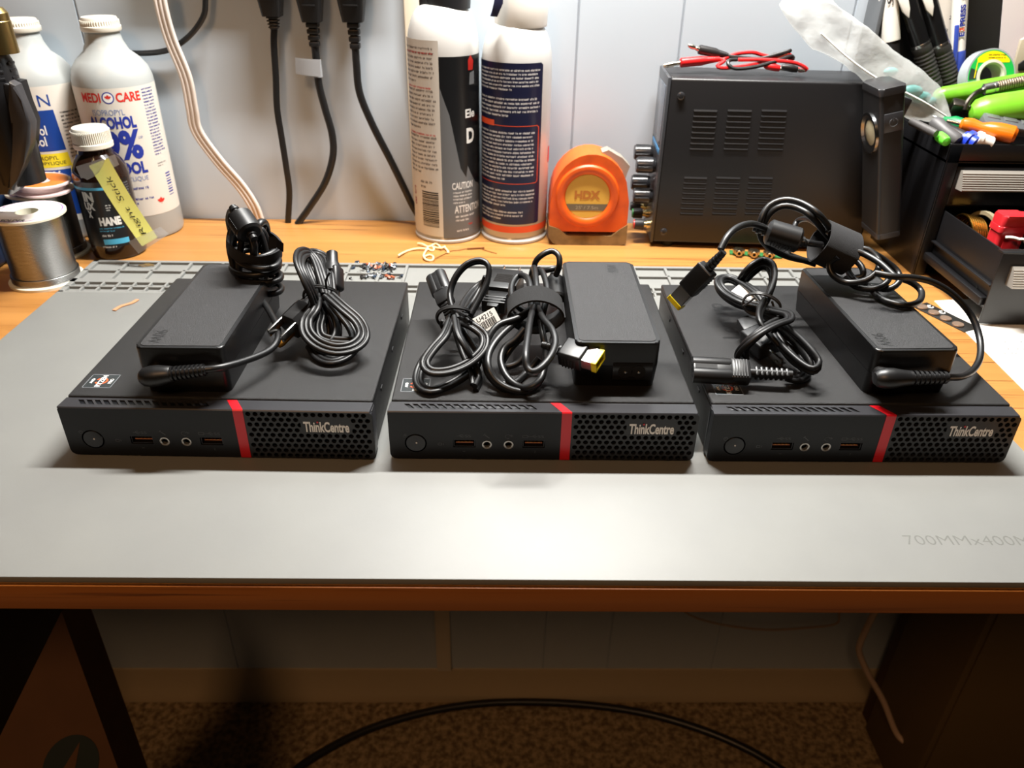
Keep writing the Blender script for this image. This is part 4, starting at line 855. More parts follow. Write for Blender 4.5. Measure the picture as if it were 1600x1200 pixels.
b.M = Matrix(((1, 0, 0, 0), (0, 0, -1, 0), (0, 1, 0, 0), (0, 0, 0, 1))); b.prism([(q_.x, q_.z) for q_ in p], -372, -362, 1); b.obj('trigger', mat('trigger_navy', '2b2d4c', .4), t, T)

# ---------------------------------------------------------------- tape measure
T = (60, 386, -4); t = thing('tape_measure', 'worn orange tape measure with round yellow HDX badge beside the spray cans', 'tape measure', T)
zt = Y(915, 233, 386).z; H = zt+4; w = 38.5; M_to = mat('tape_orange', 'dd5a14', .4, var=((60, 60, 60), 'c94f14', .3, .55)); M_tg = mat('tape_grime', '8a7048', .6, var=((70, 70, 70), '6a5434', .35, .6))
FX = Matrix(((1, 0, 0, 60), (0, 0, 1, 386), (0, 1, 0, -4), (0, 0, 0, 1)))          # (x, y)->(X, Z), z -> +Y
out = [(-w, 14), (-w, 40)]+[(-w*math.cos(a)*.98, 46+(H-46)*math.sin(a)) for a in [math.pi*i/14*.93 for i in range(1, 14)]]+[(w, 44), (w, 14)]
b = B(); b.M = FX; b.prism(out, -19, 19, 0); b.prism(out, -19.6, -19, .5) if 0 else None; b.obj('case', M_to, t, T)
b = B(); b.M = FX; b.prism([(-w-.6, 20), (-w-.6, 8), (-w+4, 2), (-w+9, 0), (w-6, 0), (w+.6, 2), (w+.6, 22), (w-8, 16), (w-15, 10), (-w+18, 10), (-w+9, 17)], -20, 20, .6); b.obj('worn_base', M_tg, t, T)
cz = Y(918, 308, 365).z; cx = Y(918, 308, 365).x
b = B(); b.lathe([(31, -2), (31, 1.5), (29.5, 3), (27, 3.4), (24, 3), (22, 1.6), (21.5, .8)], (cx, 367.5, cz), (0, -1, 0), 56, cap=False); b.obj('badge_ring', M_to, t, T)
b = B(); b.use(mat('badge_yellow', 'dcb148', .4)).lathe([(21.6, 0), (21.6, 1.0)], (cx, 367, cz), (0, -1, 0), 48)
fm = plane_map((cx, 365.9, cz), (1, 0, 0), (0, 0, 1), (0, -1, 0)); b.use(mat('badge_print', 'b5702a', .5)).text('HDX', fm, -12.5, 12.5, -2.5, 6, .1, .05)
b.use(mat('badge_band', '6e6552', .5)).flat([(-19.3, -9.5), (-16.5, -13.8), (16.5, -13.8), (19.3, -9.5), (20.3, -7.2), (-20.3, -7.2)], [(0, 1, 2, 3, 4, 5)], fm, .05); b.use(mat('badge_small', 'b3aa90', .5)).text("25' / 7.5m", fm, -11, 11, -12.4, -9, .12); b.obj('badge', None, t, T)
b = B(); b.M = FX; b.prism([(10, H-1), (16, H+1.5), (24, H-3), (30, H-6), (38, H-14), (36, H-20), (34, H-28), (22, H-12)], -8, 8, 1); b.obj('lock_button', mat('tape_greybutton', '8e887c', .5), t, T)

# ---------------------------------------------------------------- bench power supply
A = -.055; ca, sa = math.cos(A), math.sin(A); O = Vector((125, 364, 0)); ex = Vector((ca, sa, 0)); ey = Vector((-sa, ca, 0))
MP = Matrix((ex, ey, Vector((0, 0, 1)))).transposed().to_4x4(); MP.translation = O
HT = Y(1047, 122, 364).z; LEN = 204; WD = 64; T = (225, 395, -4)
t = thing('bench_power_supply', 'black bench power supply with louvred side and knobs facing left', 'power supply', T)
M_psu = mat('psu_black', '19191b', .42, spec=.5, bump=900, bstr=.1); ni = -ey
def uz(px, py): p = onp(px, py, O, ni)-O; return p.dot(ex), p.z
b = B(); b.M = MP; b.box(0, LEN, 0, WD, 1.5, HT, 2.2, 3); b.obj('case', M_psu, t, T)
for u in (16, LEN-16):
    for v in (10, WD-10): b = B(); b.M = MP; b.lathe([(6, -4), (7, 1.6)], (u, v, 0), n=20); b.obj('foot', mat('foot_rubber', '101010', .8), t, T)
b = B(); M_slot = M_dark
for row in (((1084, 1121), (1137, 1175), (1190, 1230), 172, 240), ((1069, 1105), (1119, 1157), (1170, 1208), 277, 340)):
    for g in row[:3]:
        b = B()
        for k in range(8):
            py = row[3]+(row[4]-row[3])*k/8; (u0, z), (u1, _) = uz(g[0]-k*.9, py), uz(g[1]-k*.9, py); b.M = MP
            b.use(M_dark).box(u0, u1, -.1, .1, z-2.6, z-.8); b.use(M_psu); h = .8
            b._new([(u0, -.05, z+.6), (u1, -.05, z+.6), (u1-.4, -h, z-.9), (u0+.4, -h, z-.9)], [(0, 1, 2, 3)]); b._new([(u0, 0, z+.6), (u0+.4, -h, z-.9), (u0, 0, z-1)], [(0, 1, 2)]); b._new([(u1, 0, z+.6), (u1-.4, -h, z-.9), (u1, 0, z-1)], [(0, 1, 2)])
        b.fix = False; b.obj('side_louvre', None, t, T)

for px, py in ((1064, 150), (1037, 362)):
    u, z = uz(px, py); b = B(); b.M = MP; b.use(mat('screw_black', '2a2a2c', .25)).lathe([(3.6, 0), (3.4, .8), (2.4, 1.5), (1.4, 1.6)], (u, 0, z), (0, -1, 0), 20); b.use(M_dark).lathe([(1.3, 1.5), (1.3, 1.7)], (u, 0, z), (0, -1, 0), 6); b.obj('case_screw', None, t, T)
b = B(); b.M = MP; b.use(mat('psu_front', '3a3c40', .3)).box(-2.5, .5, -.6, WD+.6, 1, HT+.6, .8, 2); b.use(mat('display_glass', '59606a', .12)).box(-3, -2.3, 6, WD-6, HT-62, HT-8, .3); b.use(mat('panel_blue', '3f7fb0', .4)).box(-3, -2.4, 6, WD-6, HT-70, HT-65, .2); b.obj('front_panel', None, t, T)
def pt(px, py, v): p = onp(px, py, O+ey*v, ni)-O; return p.dot(ex), p.z
for px, py, v in ((1003, 238, 46), (1013, 258, 18), (999, 285, 46), (1008, 306, 18)):
    u, z = pt(px, py, v); b = B(); b.M = MP; b.lathe([(6.5, -3), (7, -5), (7.6, -6), (7.2, -20), (6.6, -21.5), (.5, -21.5)], (0, v, z), (1, 0, 0), 26)
    for k in range(18): b.M = MP @ Matrix.Translation((0, v, z)) @ Matrix.Rotation(2*math.pi*k/18, 4, 'X'); b.box(-20, -7, 7, 7.7, -.3, .3, .1, 1)
    b.obj('control_knob', mat('knob_black', '26272a', .28), t, T)
for px, py, v, m in ((993, 350, 12, mat('terminal_red', 'c63a34', .35)), (988, 333, 32, mat('terminal_green', '2f9a4a', .35)), (985, 322, 52, M_ink)):
    u, z = pt(px, py, v); b = B(); b.M = MP; b.use(mat('terminal_metal', 'c9b98a', .25, 1)).lathe([(4.5, -2.5), (4.5, -6), (3, -6.2), (3, -10)], (0, v, z), (1, 0, 0), 18); b.use(M_ink).lathe([(5, -9), (5.2, -10), (5, -18), (4.2, -18.4)], (0, v, z), (1, 0, 0), 18); b.use(m).lathe([(4.4, -18.3), (4.2, -19.4), (.5, -19.6)], (0, v, z), (1, 0, 0), 18); b.obj('binding_post', None, t, T)
# test leads on top
T = tuple(Y(1150, 108, 392)); T = (T[0], T[1], HT+.8)
def L_(px, py, y=392, dz=None): return Y(px, py, y)
q = lambda x, y, yy=394: Y(1020+x*.1625, 60+y*.1625, yy)
M_lr = mat('lead_red', 'c91a1c', .35); M_lb = mat('lead_black', '1d1a1a', .4)
T = (q(800, 260).x, 394, HT+.6)
def lead(label, m, body, wire, pin, clip, col):
    t = thing('test_lead', label, 'test lead', T); b = B()
    for w_ in wire: b.tube([Vector((p.x, p.y, max(p.z, HT+2.4))) for p in [q(*a) for a in w_]], 1.7, 9)
    b.obj('wire', m, t, T); p0, p1 = q(*body[0]), q(*body[1]); d = (p1-p0).normalized(); b = B(); L = (p1-p0).length
    b.lathe([(3.4, 0), (4.2, 1), (4.2, L*.55), (3.2, L*.7), (2.2, L)], p0, d, 18)
    for k in range(5): b.lathe([(3.5-.2*k, L*.62+k*2), (3.5-.2*k, L*.62+k*2+1.1)], p0, d, 16)
    b.obj('banana_plug', m, t, T); p2 = q(*pin); b = B(); b.lathe([(1.9, 0), (1.9, 2), (1.5, 3), (2.1, 6), (2.1, (p2-p0).length-3), (1.2, (p2-p0).length)], p0, (p2-p0), 14); b.obj('plug_pin', mat('nickel', 'c9bfae', .25, 1), t, T)
    a, c_ = q(*clip[0]), q(*clip[1]); a.z = max(a.z, HT+3.4); c_.z = max(c_.z, HT+3.2); d = (c_-a).normalized(); L = (c_-a).length; b = B(); b.use(m).lathe([(1.8, 0), (3, 3), (3.2, L*.7), (2.6, L)], a, d, 14); b.use(mat('nickel', 'c9bfae', .25, 1)); b.lathe([(1.4, L-1), (1.2, L+6), (.5, L+7)], a, d, 10); b.obj('crocodile_clip', None, t, T)
lead('red test lead coiled on top of the power supply', M_lr, ((262, 235, 388), (640, 200, 390)), [[(640, 200, 390), (690, 215, 388), (620, 265, 384), (680, 285, 382), (850, 270, 384), (1000, 245, 386), (1180, 235, 390)], [(820, 205, 388), (1000, 205, 386), (1200, 215, 384), (1380, 240, 382), (1480, 295, 380), (1420, 310, 384), (1400, 295, 388)], [(680, 200, 392), (800, 150, 396), (960, 135, 398), (1050, 160, 398), (1200, 190, 394), (1300, 150, 392), (1340, 185, 394)]], (100, 265, 388), ((1070, 262, 384), (1220, 290, 382)), 0)
lead('black test lead coiled on the power supply, its metal pin raised at the left', M_lb, ((440, 105, 396), (720, 165, 394)), [[(720, 165, 394), (800, 180, 392), (1000, 195, 392), (1100, 180, 392), (1310, 120, 392), (1280, 130, 394), (1150, 160, 396)], [(810, 205, 388), (740, 210, 386), (725, 250, 382), (790, 290, 380), (950, 280, 380), (1100, 245, 382), (1240, 200, 386), (1330, 170, 390), (1350, 195, 390), (1300, 200, 392)]], (340, 65, 396), ((1240, 270, 380), (1390, 300, 378)), 1)

# ---------------------------------------------------------------- slim work light hanging on the toolbox
pb_, pt_ = Y(1371, 374, 306), Y(1376, 152, 306); T = (pb_.x+11, 325, pb_.z); wl_, dl_ = 21, 40
t = thing('work_light', 'slim black clip-on work light with round lens hanging at the toolbox side', 'work light', T)
az = (pt_-pb_).normalized(); axx = Vector((1, .0, 0)); axx = (axx-az*axx.dot(az)).normalized(); ayy = az.cross(axx); LH = (pt_-pb_).length
ML = Matrix((axx, ayy, az)).transposed().to_4x4(); ML.translation = pb_
b = B(); b.M = ML; b.prism(rr(0, wl_, 0, dl_, 3.5), 0, LH, 1.2); b.obj('light_body', mat('light_rubber', '1a1a1b', .42), t, T)
b = B(); b.M = ML; b.prism(rr(-.8, wl_+.8, -.8, dl_+.8, 4), LH-.2, LH+6, 1.6); b.obj('end_cap', mat('light_cap', '29292b', .35), t, T)
b = B(); b.M = ML; b.prism(rr(-.3, wl_+.3, -.3, dl_+.3, 4), -1, 4, .8); b.obj('base_cap', mat('light_cap', '29292b', .35), t, T)
b = B(); b.M = ML; zc_ = LH*.73; b.use(mat('reflector_chrome', '8f9092', .2, 1)).lathe([(18, 0), (17.6, 2.2), (15.5, 2.4), (13, .5), (8, .1)], (0, 20, zc_), (-1, 0, 0), 40); b.use(mat('lens_glass', 'a89f84', .1, coat=1)).lathe([(11, .3), (7, 1.6), (.5, 2.2)], (0, 20, zc_), (-1, 0, 0), 30); b.obj('lens', None, t, T)
zb_ = LH*.82; b = B(); b.M = ML; b.box(3, wl_-2, -1.2, .5, zb_-8, zb_+8, .6); bt = b.obj('power_button', mat('light_button', '2d2e31', .4), t, T)
b = B(); b.M = ML; b.tube([(wl_*.52+3.4*math.sin(a), -1.3, zb_+3.4*math.cos(a)) for a in [K(25+31*i) for i in range(11)]], .35, 6); b.cyl((wl_*.52, -1.3, zb_+1), (wl_*.52, -1.3, zb_+4.4), .35, n=6); b.obj('power_symbol', M_dgrey, bt, T)
x1 = (ML @ Vector((wl_, 20, LH))).x; zl1 = pt_.z
b = B(); b.M = Matrix.Translation((x1+2, 328, zl1-8)) @ Matrix.Rotation(.25, 4, 'Y'); b.box(-1, 11, -9, 9, -9, 7, 1.5); b.M = Matrix.Identity(4); b.box(x1+4, x1+8, 318, 338, zl1-62, zl1-12, 1.2); b.obj('metal_clip', mat('clip_black', '202022', .35), t, T)
b = B(); b.cyl((x1+3, 314, zl1-14), (x1+3, 342, zl1-14), 2.6, n=14); b.obj('clip_spring', M_silver, t, T)

# ---------------------------------------------------------------- toolbox with open drawer
TX0, TX1, TY0, TY1, TZ = 359, 640, 299, 398, Y(1483, 225, 299).z
T = (500, 350, -4); t = thing('toolbox', 'black metal toolbox, top tray full of tools and lower drawer pulled out', 'toolbox', T)
M_tb = mat('toolbox_black', '121214', .35, spec=.5); M_al = mat('ribbed_aluminium', 'a8a39b', .4, .4)
b = B(); b.box(TX0, TX0+2, TY0, TY1, -4, TZ, .6); b.box(TX1-2, TX1, TY0, TY1, -4, TZ, .6); b.box(TX0, TX1, TY1-2, TY1, -4, TZ, .6); b.box(TX0, TX1, TY0, TY1, 101, 103); b.box(TX0+2, TX1-2, TY0+4, TY1-2, -3.9, -2.5)
zr = Y(1520, 254, 299).z; b.box(TX0, TX1, TY0, TY0+1.5, zr, TZ, .4); b.box(TX0, TX0+11, TY0, TY0+2, -4, TZ-1, .4); b.box(TX0+2, TX1, TY0+3, TY1-2, Y(1520, 322, 299).z-1, Y(1520, 322, 299).z+.5); b.obj('shell', M_tb, t, T)
b = B(); z0 = Y(1520, 321, 299).z; z1 = Y(1520, 258, 299).z; b.box(TX0+12, TX1-4, TY0+1, TY0+60, z0, z1-2, .5); dr = b.obj('drawer', M_tb, t, T)
hz0, hz1 = Y(1530, 297, 294).z, Y(1530, 271, 294).z; M_ribw = M_al
def handle(x0, y, za, zb, par):
    b = B(); n = 8
    pr = [(y+5, za-.5)]
    for k in range(n): zz = za+(zb-za)*k/n; w = (zb-za)/n; yy = y-7*(1-(k+.5)/n)**.8; pr += [(yy+.9, zz), (yy, zz+w*.25), (yy, zz+w*.75), (yy+.9, zz+w)]
    pr += [(y+1.5, zb+1.6), (y+5, zb+1)]
    rings = [[(xx, a, c_) for a, c_ in pr] for xx in (x0, TX1-4)]; b.ring(rings); b.obj('drawer_handle', M_al, par, T)
handle(Y(1500, 285, 295).x, 295, hz0, hz1, dr)
DY = 196; dz1 = Y(1564, 395, DY).z; b = B()
b.box(TX0+8, TX1-10, DY, DY+1.5, -2.8, dz1, .4); b.box(TX0+12, TX0+13.5, DY+1, TY0+80, 8, dz1-1, .3); b.box(TX1-14, TX1-12.5, DY+1, TY0+80, 8, dz1-1, .3); b.box(TX0+12, TX1-12, DY+1, TY0+80, 8, 9); b.box(TX0+5, TX0+11.5, DY+4, TY0+60, 12, 19, .8); b.box(TX0+8, TX0+12, DY+3, TY0+60, 29, 30.5, .3); b.box(TX0+8, TX1-10, DY-.2, DY+8, dz1-1, dz1+.3, .3)
b.use(M_tb); dr = b.obj('open_drawer', M_tb, t, T)
p = Y(1582, 432, DY-4); handle(Y(1580, 432, DY-4).x, DY-4, Y(1582, 447, DY-4).z, Y(1582, 421, DY-4).z, dr)
b = B(); b.cyl((TX0+11.5, 240, 14), (TX0+10.9, 240, 14), 1.6, n=12) if 0 else None
pb = X(1526, 449, TX0+11.8); b.cyl((TX0+11.4, pb.y, max(10, pb.z)), (TX0+12, pb.y, max(10, pb.z)), 1.8, n=14); b.obj('screw_hole', M_dark, dr, T)
# in the open drawer
p = Y(1543, 352, 280); CR = 27; T = (p.x-12, 280, 9); tw = thing('brass_wool', 'coil of brass wire in a pale ring inside the open drawer', 'wire coil', T); b = B()
for k in range(7): rr_ = 24-k*.5; b.tube([(T[0]-9+k*2.3, 280+rr_*math.cos(a)*.9, 36.6+rr_*math.sin(a)) for a in [2*math.pi*i/16 for i in range(16)]], 1.05, 7, closed=True)
b.obj('brass_coil', mat('brass_wire', 'b8893c', .25, 1), tw, T)
b = B(); b.lathe([(24, 0), (27, 0), (27, 4), (24, 4), (24, 0)], (T[0]+8, 280, 36.6), (1, .1, 0), 36, cap=False); b.obj('coil_rim', mat('rim_olive', '8a8168', .5), tw, T)
p = Y(1570, 385, 236); T = (p.x, 240, 9.1); tw = thing('red_case', 'upright red plastic case in the open drawer', 'case', T); b = B(); zt = Y(1565, 333, 240).z
M_rc = mat('case_red', 'c0242c', .35); b.prism(rr(p.x-11, p.x+11, 232, 248, 3), 9.2, zt-14, .5); b.box(p.x-6, p.x+6, 231, 233, 14, zt-20, .6); b.obj('case_body', M_rc, tw, T)
b = B(); b.prism(rr(p.x-12, p.x+12, 231, 249, 3.5), zt-14, zt-9, 1); b.prism(rr(p.x-11.5, p.x+11.5, 231.5, 248.5, 3.5), zt-9, zt, 2.5); b.obj('case_lid', M_rc, tw, T)
b = B(); b.tube([Y(1571, 371, 228), Y(1580, 371, 226), Y(1592, 374, 224), Y(1605, 382, 222), Vector((p.x+42, 226, 14)), Vector((p.x+60, 236, 11.5))], 1.3, 8); tag(b.obj('white_wire', M_wp, loc=(p.x+20, 226, 9)), 'thin white wire in front of the red case', 'wire')

# ---------------------------------------------------------------- things in the top tray
def top_lathe(name, label, cat, p0, p1, prof, m, group=None, extra=None):
    p0, p1 = Vector(p0), Vector(p1); d = p1-p0; L = d.length; T = tuple(p0); t = thing(name, label, cat, T, 0, group) if extra else None
    b = B(); b.lathe([(r, h*L) for r, h in prof], p0, d, 24)
    if not extra: o = b.obj(name, m, loc=T); tag(o, label, cat, group); return o
    b.obj(extra[0], m, t, T)
    for nm, mm, pr in extra[1]: b = B(); b.lathe([(r, h*L) for r, h in pr], p0, d, 24); b.obj(nm, mm, t, T)
    return t
M_lime = mat('handle_lime', '6cb028', .35, var=((45, 45, 45), '5c9a24', .35, .6)); M_steel = mat('dark_steel', '55504a', .35, 1)
# green pliers: two handles and jaws
pv = Y(1512, 178, 352); T = tuple(pv); t = thing('pliers', 'lime green handled pliers with dark jaws lying across the top tray', 'pliers', T)
for a, c_, r0, r1 in (((1466, 151, 376), (1640, 124, 372), 8.2, 9.5), ((1527, 176, 344), (1650, 160, 340), 13.5, 14.5)):
    A_, C_ = Y(*a), Y(*c_); L = (C_-A_).length; b = B(); b.lathe([(.5, -r0*.55), (r0*.5, -r0*.45), (r0*.85, -r0*.1), (r0, r0*.5), (r0*1.04, L*.3), (r1, L*.7), (r1*.8, L-2), (.5, L)], A_, C_-A_, 26); b.obj('handle', M_lime, t, T)
b = B(); A_, C_ = Y(1515, 176, 352), Y(1482, 170, 356); b.M = frame(A_, C_-A_, (0, -.5, 1)); L = (C_-A_).length
b.box(-6, L, -5, 5, -9, 9, 1.5); b.box(L*.2, L*.3, -6, 6, -10, 10, .6); b.box(L*.55, L*.9, -6, -4.6, -7, 8, .5); b.box(-4, L*.4, -6.3, -4.7, -2, 6, .5); b.cyl((2, -7, 0), (2, 7, 0), 4.2, n=18); b.obj('jaws', M_steel, t, T)
# knurled knife
p0, p1 = Y(1537, 140, 360), Y(1640, 118, 356); T = tuple(p0); t = thing('precision_knife', 'knurled metal hobby knife handle between the green plier handles', 'knife', T); d = p1-p0; L = d.length; b = B()
b.lathe([(2.4, -2), (5, 0), (5, L*.14), (4.4, L*.15), (5, L*.16), (5, L*.2)], p0, d, 24); b.obj('collar', M_silver, t, T); b = B(); n = 22; pr = [(4.7, L*.2)]
for k in range(n): pr += [(5.1, L*(.21+.79*k/n)), (4.5, L*(.21+.79*(k+.6)/n))]
b.lathe(pr, p0, d, 24); b.obj('knurled_grip', mat('knurl', '8c7f70', .4, 1, bump=(1500, 1500, 1500), bstr=1), t, T)
b = B(); b.tube([p0, Y(1525, 146, 352), Y(1512, 160, 348), Y(1508, 172, 346)], 2.6, 10); b.obj('neck', M_steel, t, T)
# screwdrivers and pens
top_lathe('screwdriver', 'screwdriver with translucent orange handle in the toolbox tray', 'screwdriver', Y(1586, 212, 304), Y(1500, 193, 326), [(.5, -.03), (5, -.02), (7.6, .04), (7.8, .3), (6.6, .48), (4.6, .62), (6.4, .8), (5.6, .95), (3, 1)], mat('handle_orange', 'd0650e', .28), extra=('handle', [('shaft', M_silver, [(1.6, .98), (1.6, 1.25)])]))
top_lathe('screwdriver', 'screwdriver with dark green handle beside the orange one', 'screwdriver', Y(1527, 203, 322), Y(1474, 187, 345), [(.5, -.02), (5, 0), (6, .08), (6, .7), (4, .85), (3, 1)], mat('handle_green', '0f7a45', .3), extra=('handle', [('shaft', M_silver, [(1.4, .98), (1.4, 1.3)])]))
top_lathe('marker_pen', 'black barrelled pen with bright blue end in the toolbox tray', 'pen', Y(1506, 217, 312), Y(1470, 200, 330), [(.5, 0), (6.2, 0), (6.2, 1), (.5, 1)], M_ink, extra=('barrel', [('blue_end', mat('end_blue', '2340c8', .35), [(.5, -.52), (6.6, -.5), (6.8, -.3), (9, -.28), (9, -.12), (6.6, -.1), (6.6, .02)])]))
top_lathe('white_tube', 'small white tube end beside the blue pen end', 'tube', Y(1548, 224, 304), Y(1526, 216, 306), [(5.5, 0), (5.5, .7), (6.4, .72), (6.4, 1), (.5, 1)], M_wp)
top_lathe('rubber_grip', 'dark grey rubber grip tube at the left of the toolbox tray', 'tool grip', Y(1497, 222, 305), Y(1458, 190, 330), [(.5, -.02), (5, 0), (6.4, .1), (5.6, .5), (6.6, .85), (5, 1)], mat('grip_grey', '4b4a4b', .5))
top_lathe('grey_rod', 'flat grey tool shank at the left corner of the toolbox tray', 'tool shank', Y(1463, 209, 308), Y(1424, 190, 336), [(3, 0), (3.4, .2), (3.4, 1)], mat('shank_grey', '4c4a49', .5))
top_lathe('green_cap', 'small lime green round cap at the toolbox front corner', 'cap', Y(1478, 221, 303.5), Y(1468, 213, 315), [(.5, -.2), (3.6, -.1), (4.4, .2), (4.4, 1)], mat('cap_lime', '5fd03a', .35))
# grey hinged case on the right of the tray
A_, C_ = Y(1533, 188, 326), Y(1640, 209, 322); b = B(); b.M = frame(A_, C_-A_, (0, -.35, 1)); L = (C_-A_).length
T = tuple(A_); t = thing('folding_tool', 'grey and black folding tool resting on the screwdriver handles', 'multi tool', T); b.prism([(0, -8), (L, -8), (L, 8), (3, 8), (0, 3)], -3.5, 3.5, .8); b.obj('tool_body', mat('tool_grey', '77797e', .4, .6), t, T)
b = B(); b.M = frame(A_, C_-A_, (0, -.35, 1)); b.box(-1, L, -5, 9, -5.2, -3.6, .4); b.obj('black_underside', M_ink, t, T)
b = B(); b.M = frame(A_, C_-A_, (0, -.35, 1))
for k in range(5): b.box(4+k*16, 16+k*16, 1, 7, 3.4, 4.1, .2)
b.obj('side_plates', mat('tool_light', 'a4a6aa', .35, .8), t, T)
A_, C_ = Y(1545, 178, 335), Y(1590, 196, 325); b = B(); b.M = frame(A_, C_-A_, (0, -.6, 1)); b.prism([(0, -3), (30, -9), (34, 9), (4, 4)], -1.5, 1.5, .4); tag(b.obj('black_triangle', M_ink, loc=A_), 'black triangular blade under the green plier handle', 'blade')
# tape roll
p = Y(1541, 121, 386); T = (p.x, 386, p.z-24); t = thing('tape_roll', 'clear tape roll with green and yellow label standing behind the pliers', 'tape roll', T)
R = (Y(1582, 121, 386).x-p.x); b = B(); b.lathe([(R*.6, -6), (R, -6), (R, 6), (R*.6, 6), (R*.6, -6)], p, (.12, -1, .3), 48, cap=False); b.obj('tape_winding', mat('clear_film', 'a9b0b4', .15, alpha=.75), t, T)
dn = Vector((.12, -1, .3)).normalized(); U = Vector((1, .12, 0)).normalized(); V = -U.cross(dn); V = V if V.z > 0 else -V; fm = plane_map(p+dn*6.1, U, V, dn)
def ringseg(b, fm, r0, r1, a0, a1, h, n=24):
    v = [(r*math.cos(K(a0+(a1-a0)*i/n)), r*math.sin(K(a0+(a1-a0)*i/n))) for i in range(n+1) for r in (r0, r1)]; b.flat(v, [(2*i, 2*i+1, 2*i+3, 2*i+2) for i in range(n)], fm, h)
b = B(); b.use(mat('label_green', '1fae4b', .35)); ringseg(b, fm, R*.5, R*.94, -10, 190, .1, 40); b.use(mat('label_dark', '2c3a30', .4)); ringseg(b, fm, R*.52, R*.9, 160, 188, .2)
b.use(mat('label_bright_yellow', 'f2da12', .35)); 
n = 20; top = [(R*.9*math.cos(K(40+95*i/n)), R*.9*math.sin(K(40+95*i/n))) for i in range(n+1)]; b.flat(top+[(-R*.62, R*.5), (R*.68, R*.5)], [tuple(range(n+3))], fm, .2)
b.use(M_ink).micro(fm, -R*.2, R*.55, R*.52, R*.82, 3, 3, .3); b.use(mat('label_bright_yellow', 'f2da12', .35)).flat([(-R*.7, -R*.05), (-R*.66, -R*.05), (-R*.6, R*.5), (-R*.64, R*.5)], [(0, 1, 2, 3)], fm, .25); b.obj('roll_label', None, t, T)
b = B(); b.lathe([(R*.44, -7), (R*.58, -7), (R*.6, 7), (R*.5, 7.5), (R*.44, 6), (R*.44, -7)], p, dn, 40, cap=False); b.obj('core', mat('core_clear', 'b8b6a8', .3), t, T)
# organiser, card and paper behind the tray
xl = Y(1366, 60, 404).x; T = (520, 420, -4); t = thing('desk_organiser', 'tall black organiser behind the toolbox with a grey left edge', 'organiser', T)
b = B(); b.box(xl+5, 640, 428, 431, -4, 330, .8); b.box(xl+2, xl+5, 402, 431, -4, 330, .6); b.obj('panels', M_tb, t, T)
b = B(); b.box(xl-2, xl+2, 401, 432, -4, 332, .8); b.obj('edge_trim', mat('organiser_edge', '55585b', .45), t, T)
def sheet(name, label, cat, pts, yy, m, th=.5):
    b = B(); o = [Y(x, y, yy) for x, y in pts]; n = len(o); f = [(p.x, p.y, p.z) for p in o]; bk = [(p.x, p.y+th, p.z) for p in o]
    b._new(f+bk, [tuple(range(n)), tuple(range(2*n-1, n-1, -1))]+[(i, (i+1) % n, n+(i+1) % n, n+i) for i in range(n)], False); c0 = min(o, key=lambda p: p.z); return tag(b.obj(name, m, loc=c0), label, cat)
sheet('paper_sheet', 'cream instruction sheet standing behind the two gripped pens', 'paper', [(1458, 185), (1505, 185), (1515, -30), (1462, -30)], 422, M_paper)
b = B(); o = Y(1493, 10, 421.4); fm = plane_map((o.x, 421.4, o.z), (1, 0, 0), (0, 0, 1), (0, -1, 0)); b.text('2', fm, -3, -.5, -11, -8); b.text('3', fm, -3.5, -1, -22, -19); b.text('4', fm, -4, -1.5, -30, -27); b.text('r', fm, -3, 1, 0, 5, .05, .05)
o_ = b.obj('printed_numbers', M_ink, loc=o); o_.location = (0, 0, 0); par = bpy.data.objects['paper_sheet']; o_.parent = par; o_.location = W(o)-par.location
sheet('black_card', 'broad black card standing between the cream sheet and the white paper', 'card', [(1500, 130), (1556, 130), (1572, -30), (1512, -30)], 419, mat('card_black', '1a1918', .6), 1.5)
sheet('white_paper', 'white paper standing at the top right corner behind the tape roll', 'paper', [(1556, 140), (1650, 140), (1650, -30), (1570, -30)], 417, mat('paper_pinkish', 'eae2e4', .7))
p0, p1 = Y(1562, 150, 398), Y(1610, 30, 402); T = tuple(p0); t = thing('putty_knife', 'beige plastic blade leaning beside the tape roll', 'scraper', T); b = B(); b.M = Matrix(((1, 0, 0, 0), (0, 0, -1, 0), (0, 1, 0, 0), (0, 0, 0, 1)))
o = [Y(x, y, 402) for x, y in ((1582, 140), (1582, 105), (1594, 62), (1640, 40), (1640, 140))]; b.prism([(p_.x, p_.z) for p_ in o], -403, -400, .5); b.obj('blade_body', mat('beige_plastic', 'b9ad98', .5), t, T)
b = B(); b.M = Matrix(((1, 0, 0, 0), (0, 0, -1, 0), (0, 1, 0, 0), (0, 0, 0, 1))); o = [Y(x, y, 399) for x, y in ((1591, 110), (1592, 100), (1600, 94), (1625, 94), (1625, 110))]; b.prism([(p_.x, p_.z) for p_ in o], -400.5, -398.5, .4); b.obj('dark_mark', M_dark, t, T)
# pens
def pen(name, label, p0, p1, parts, group=None, fix=None):
    p0, p1 = Y(*p0), Y(*p1); d = p1-p0; L = d.length; T = tuple(p0); t = thing(name, label, 'pen', T, 0, group)
    for nm, m, pr in parts:
        b = B(); b.lathe([(r, h*L) for r, h in pr], p0, d, 26); b.obj(nm, m, t, T)
    return t, T, p0, d.normalized(), L
M_pk = mat('pen_black', '121213', .25)
t, T, p0, d, L = pen('marker_pen', 'white capped black marker standing leftmost in the organiser', (1397, 180, 394), (1385, -60, 412), [('barrel', mat('marker_black', '1c1a19', .35), [(5, -.2), (7.6, .1), (7.6, .5)]), ('cap', M_wp, [(8.4, .5), (8.6, .51), (8, 1.1)])])
fm = plane_map(p0+d*L*.72+Vector((-1, -8.9, 0)), d, Vector((-d.z, 0, d.x)).normalized(), (0, -1, 0)); b = B(); b.text('Sharpie', fm, 2, 50, -3.5, 3.5, 0, .01, .2)
b.obj('handwritten_name', M_ink, t, T)
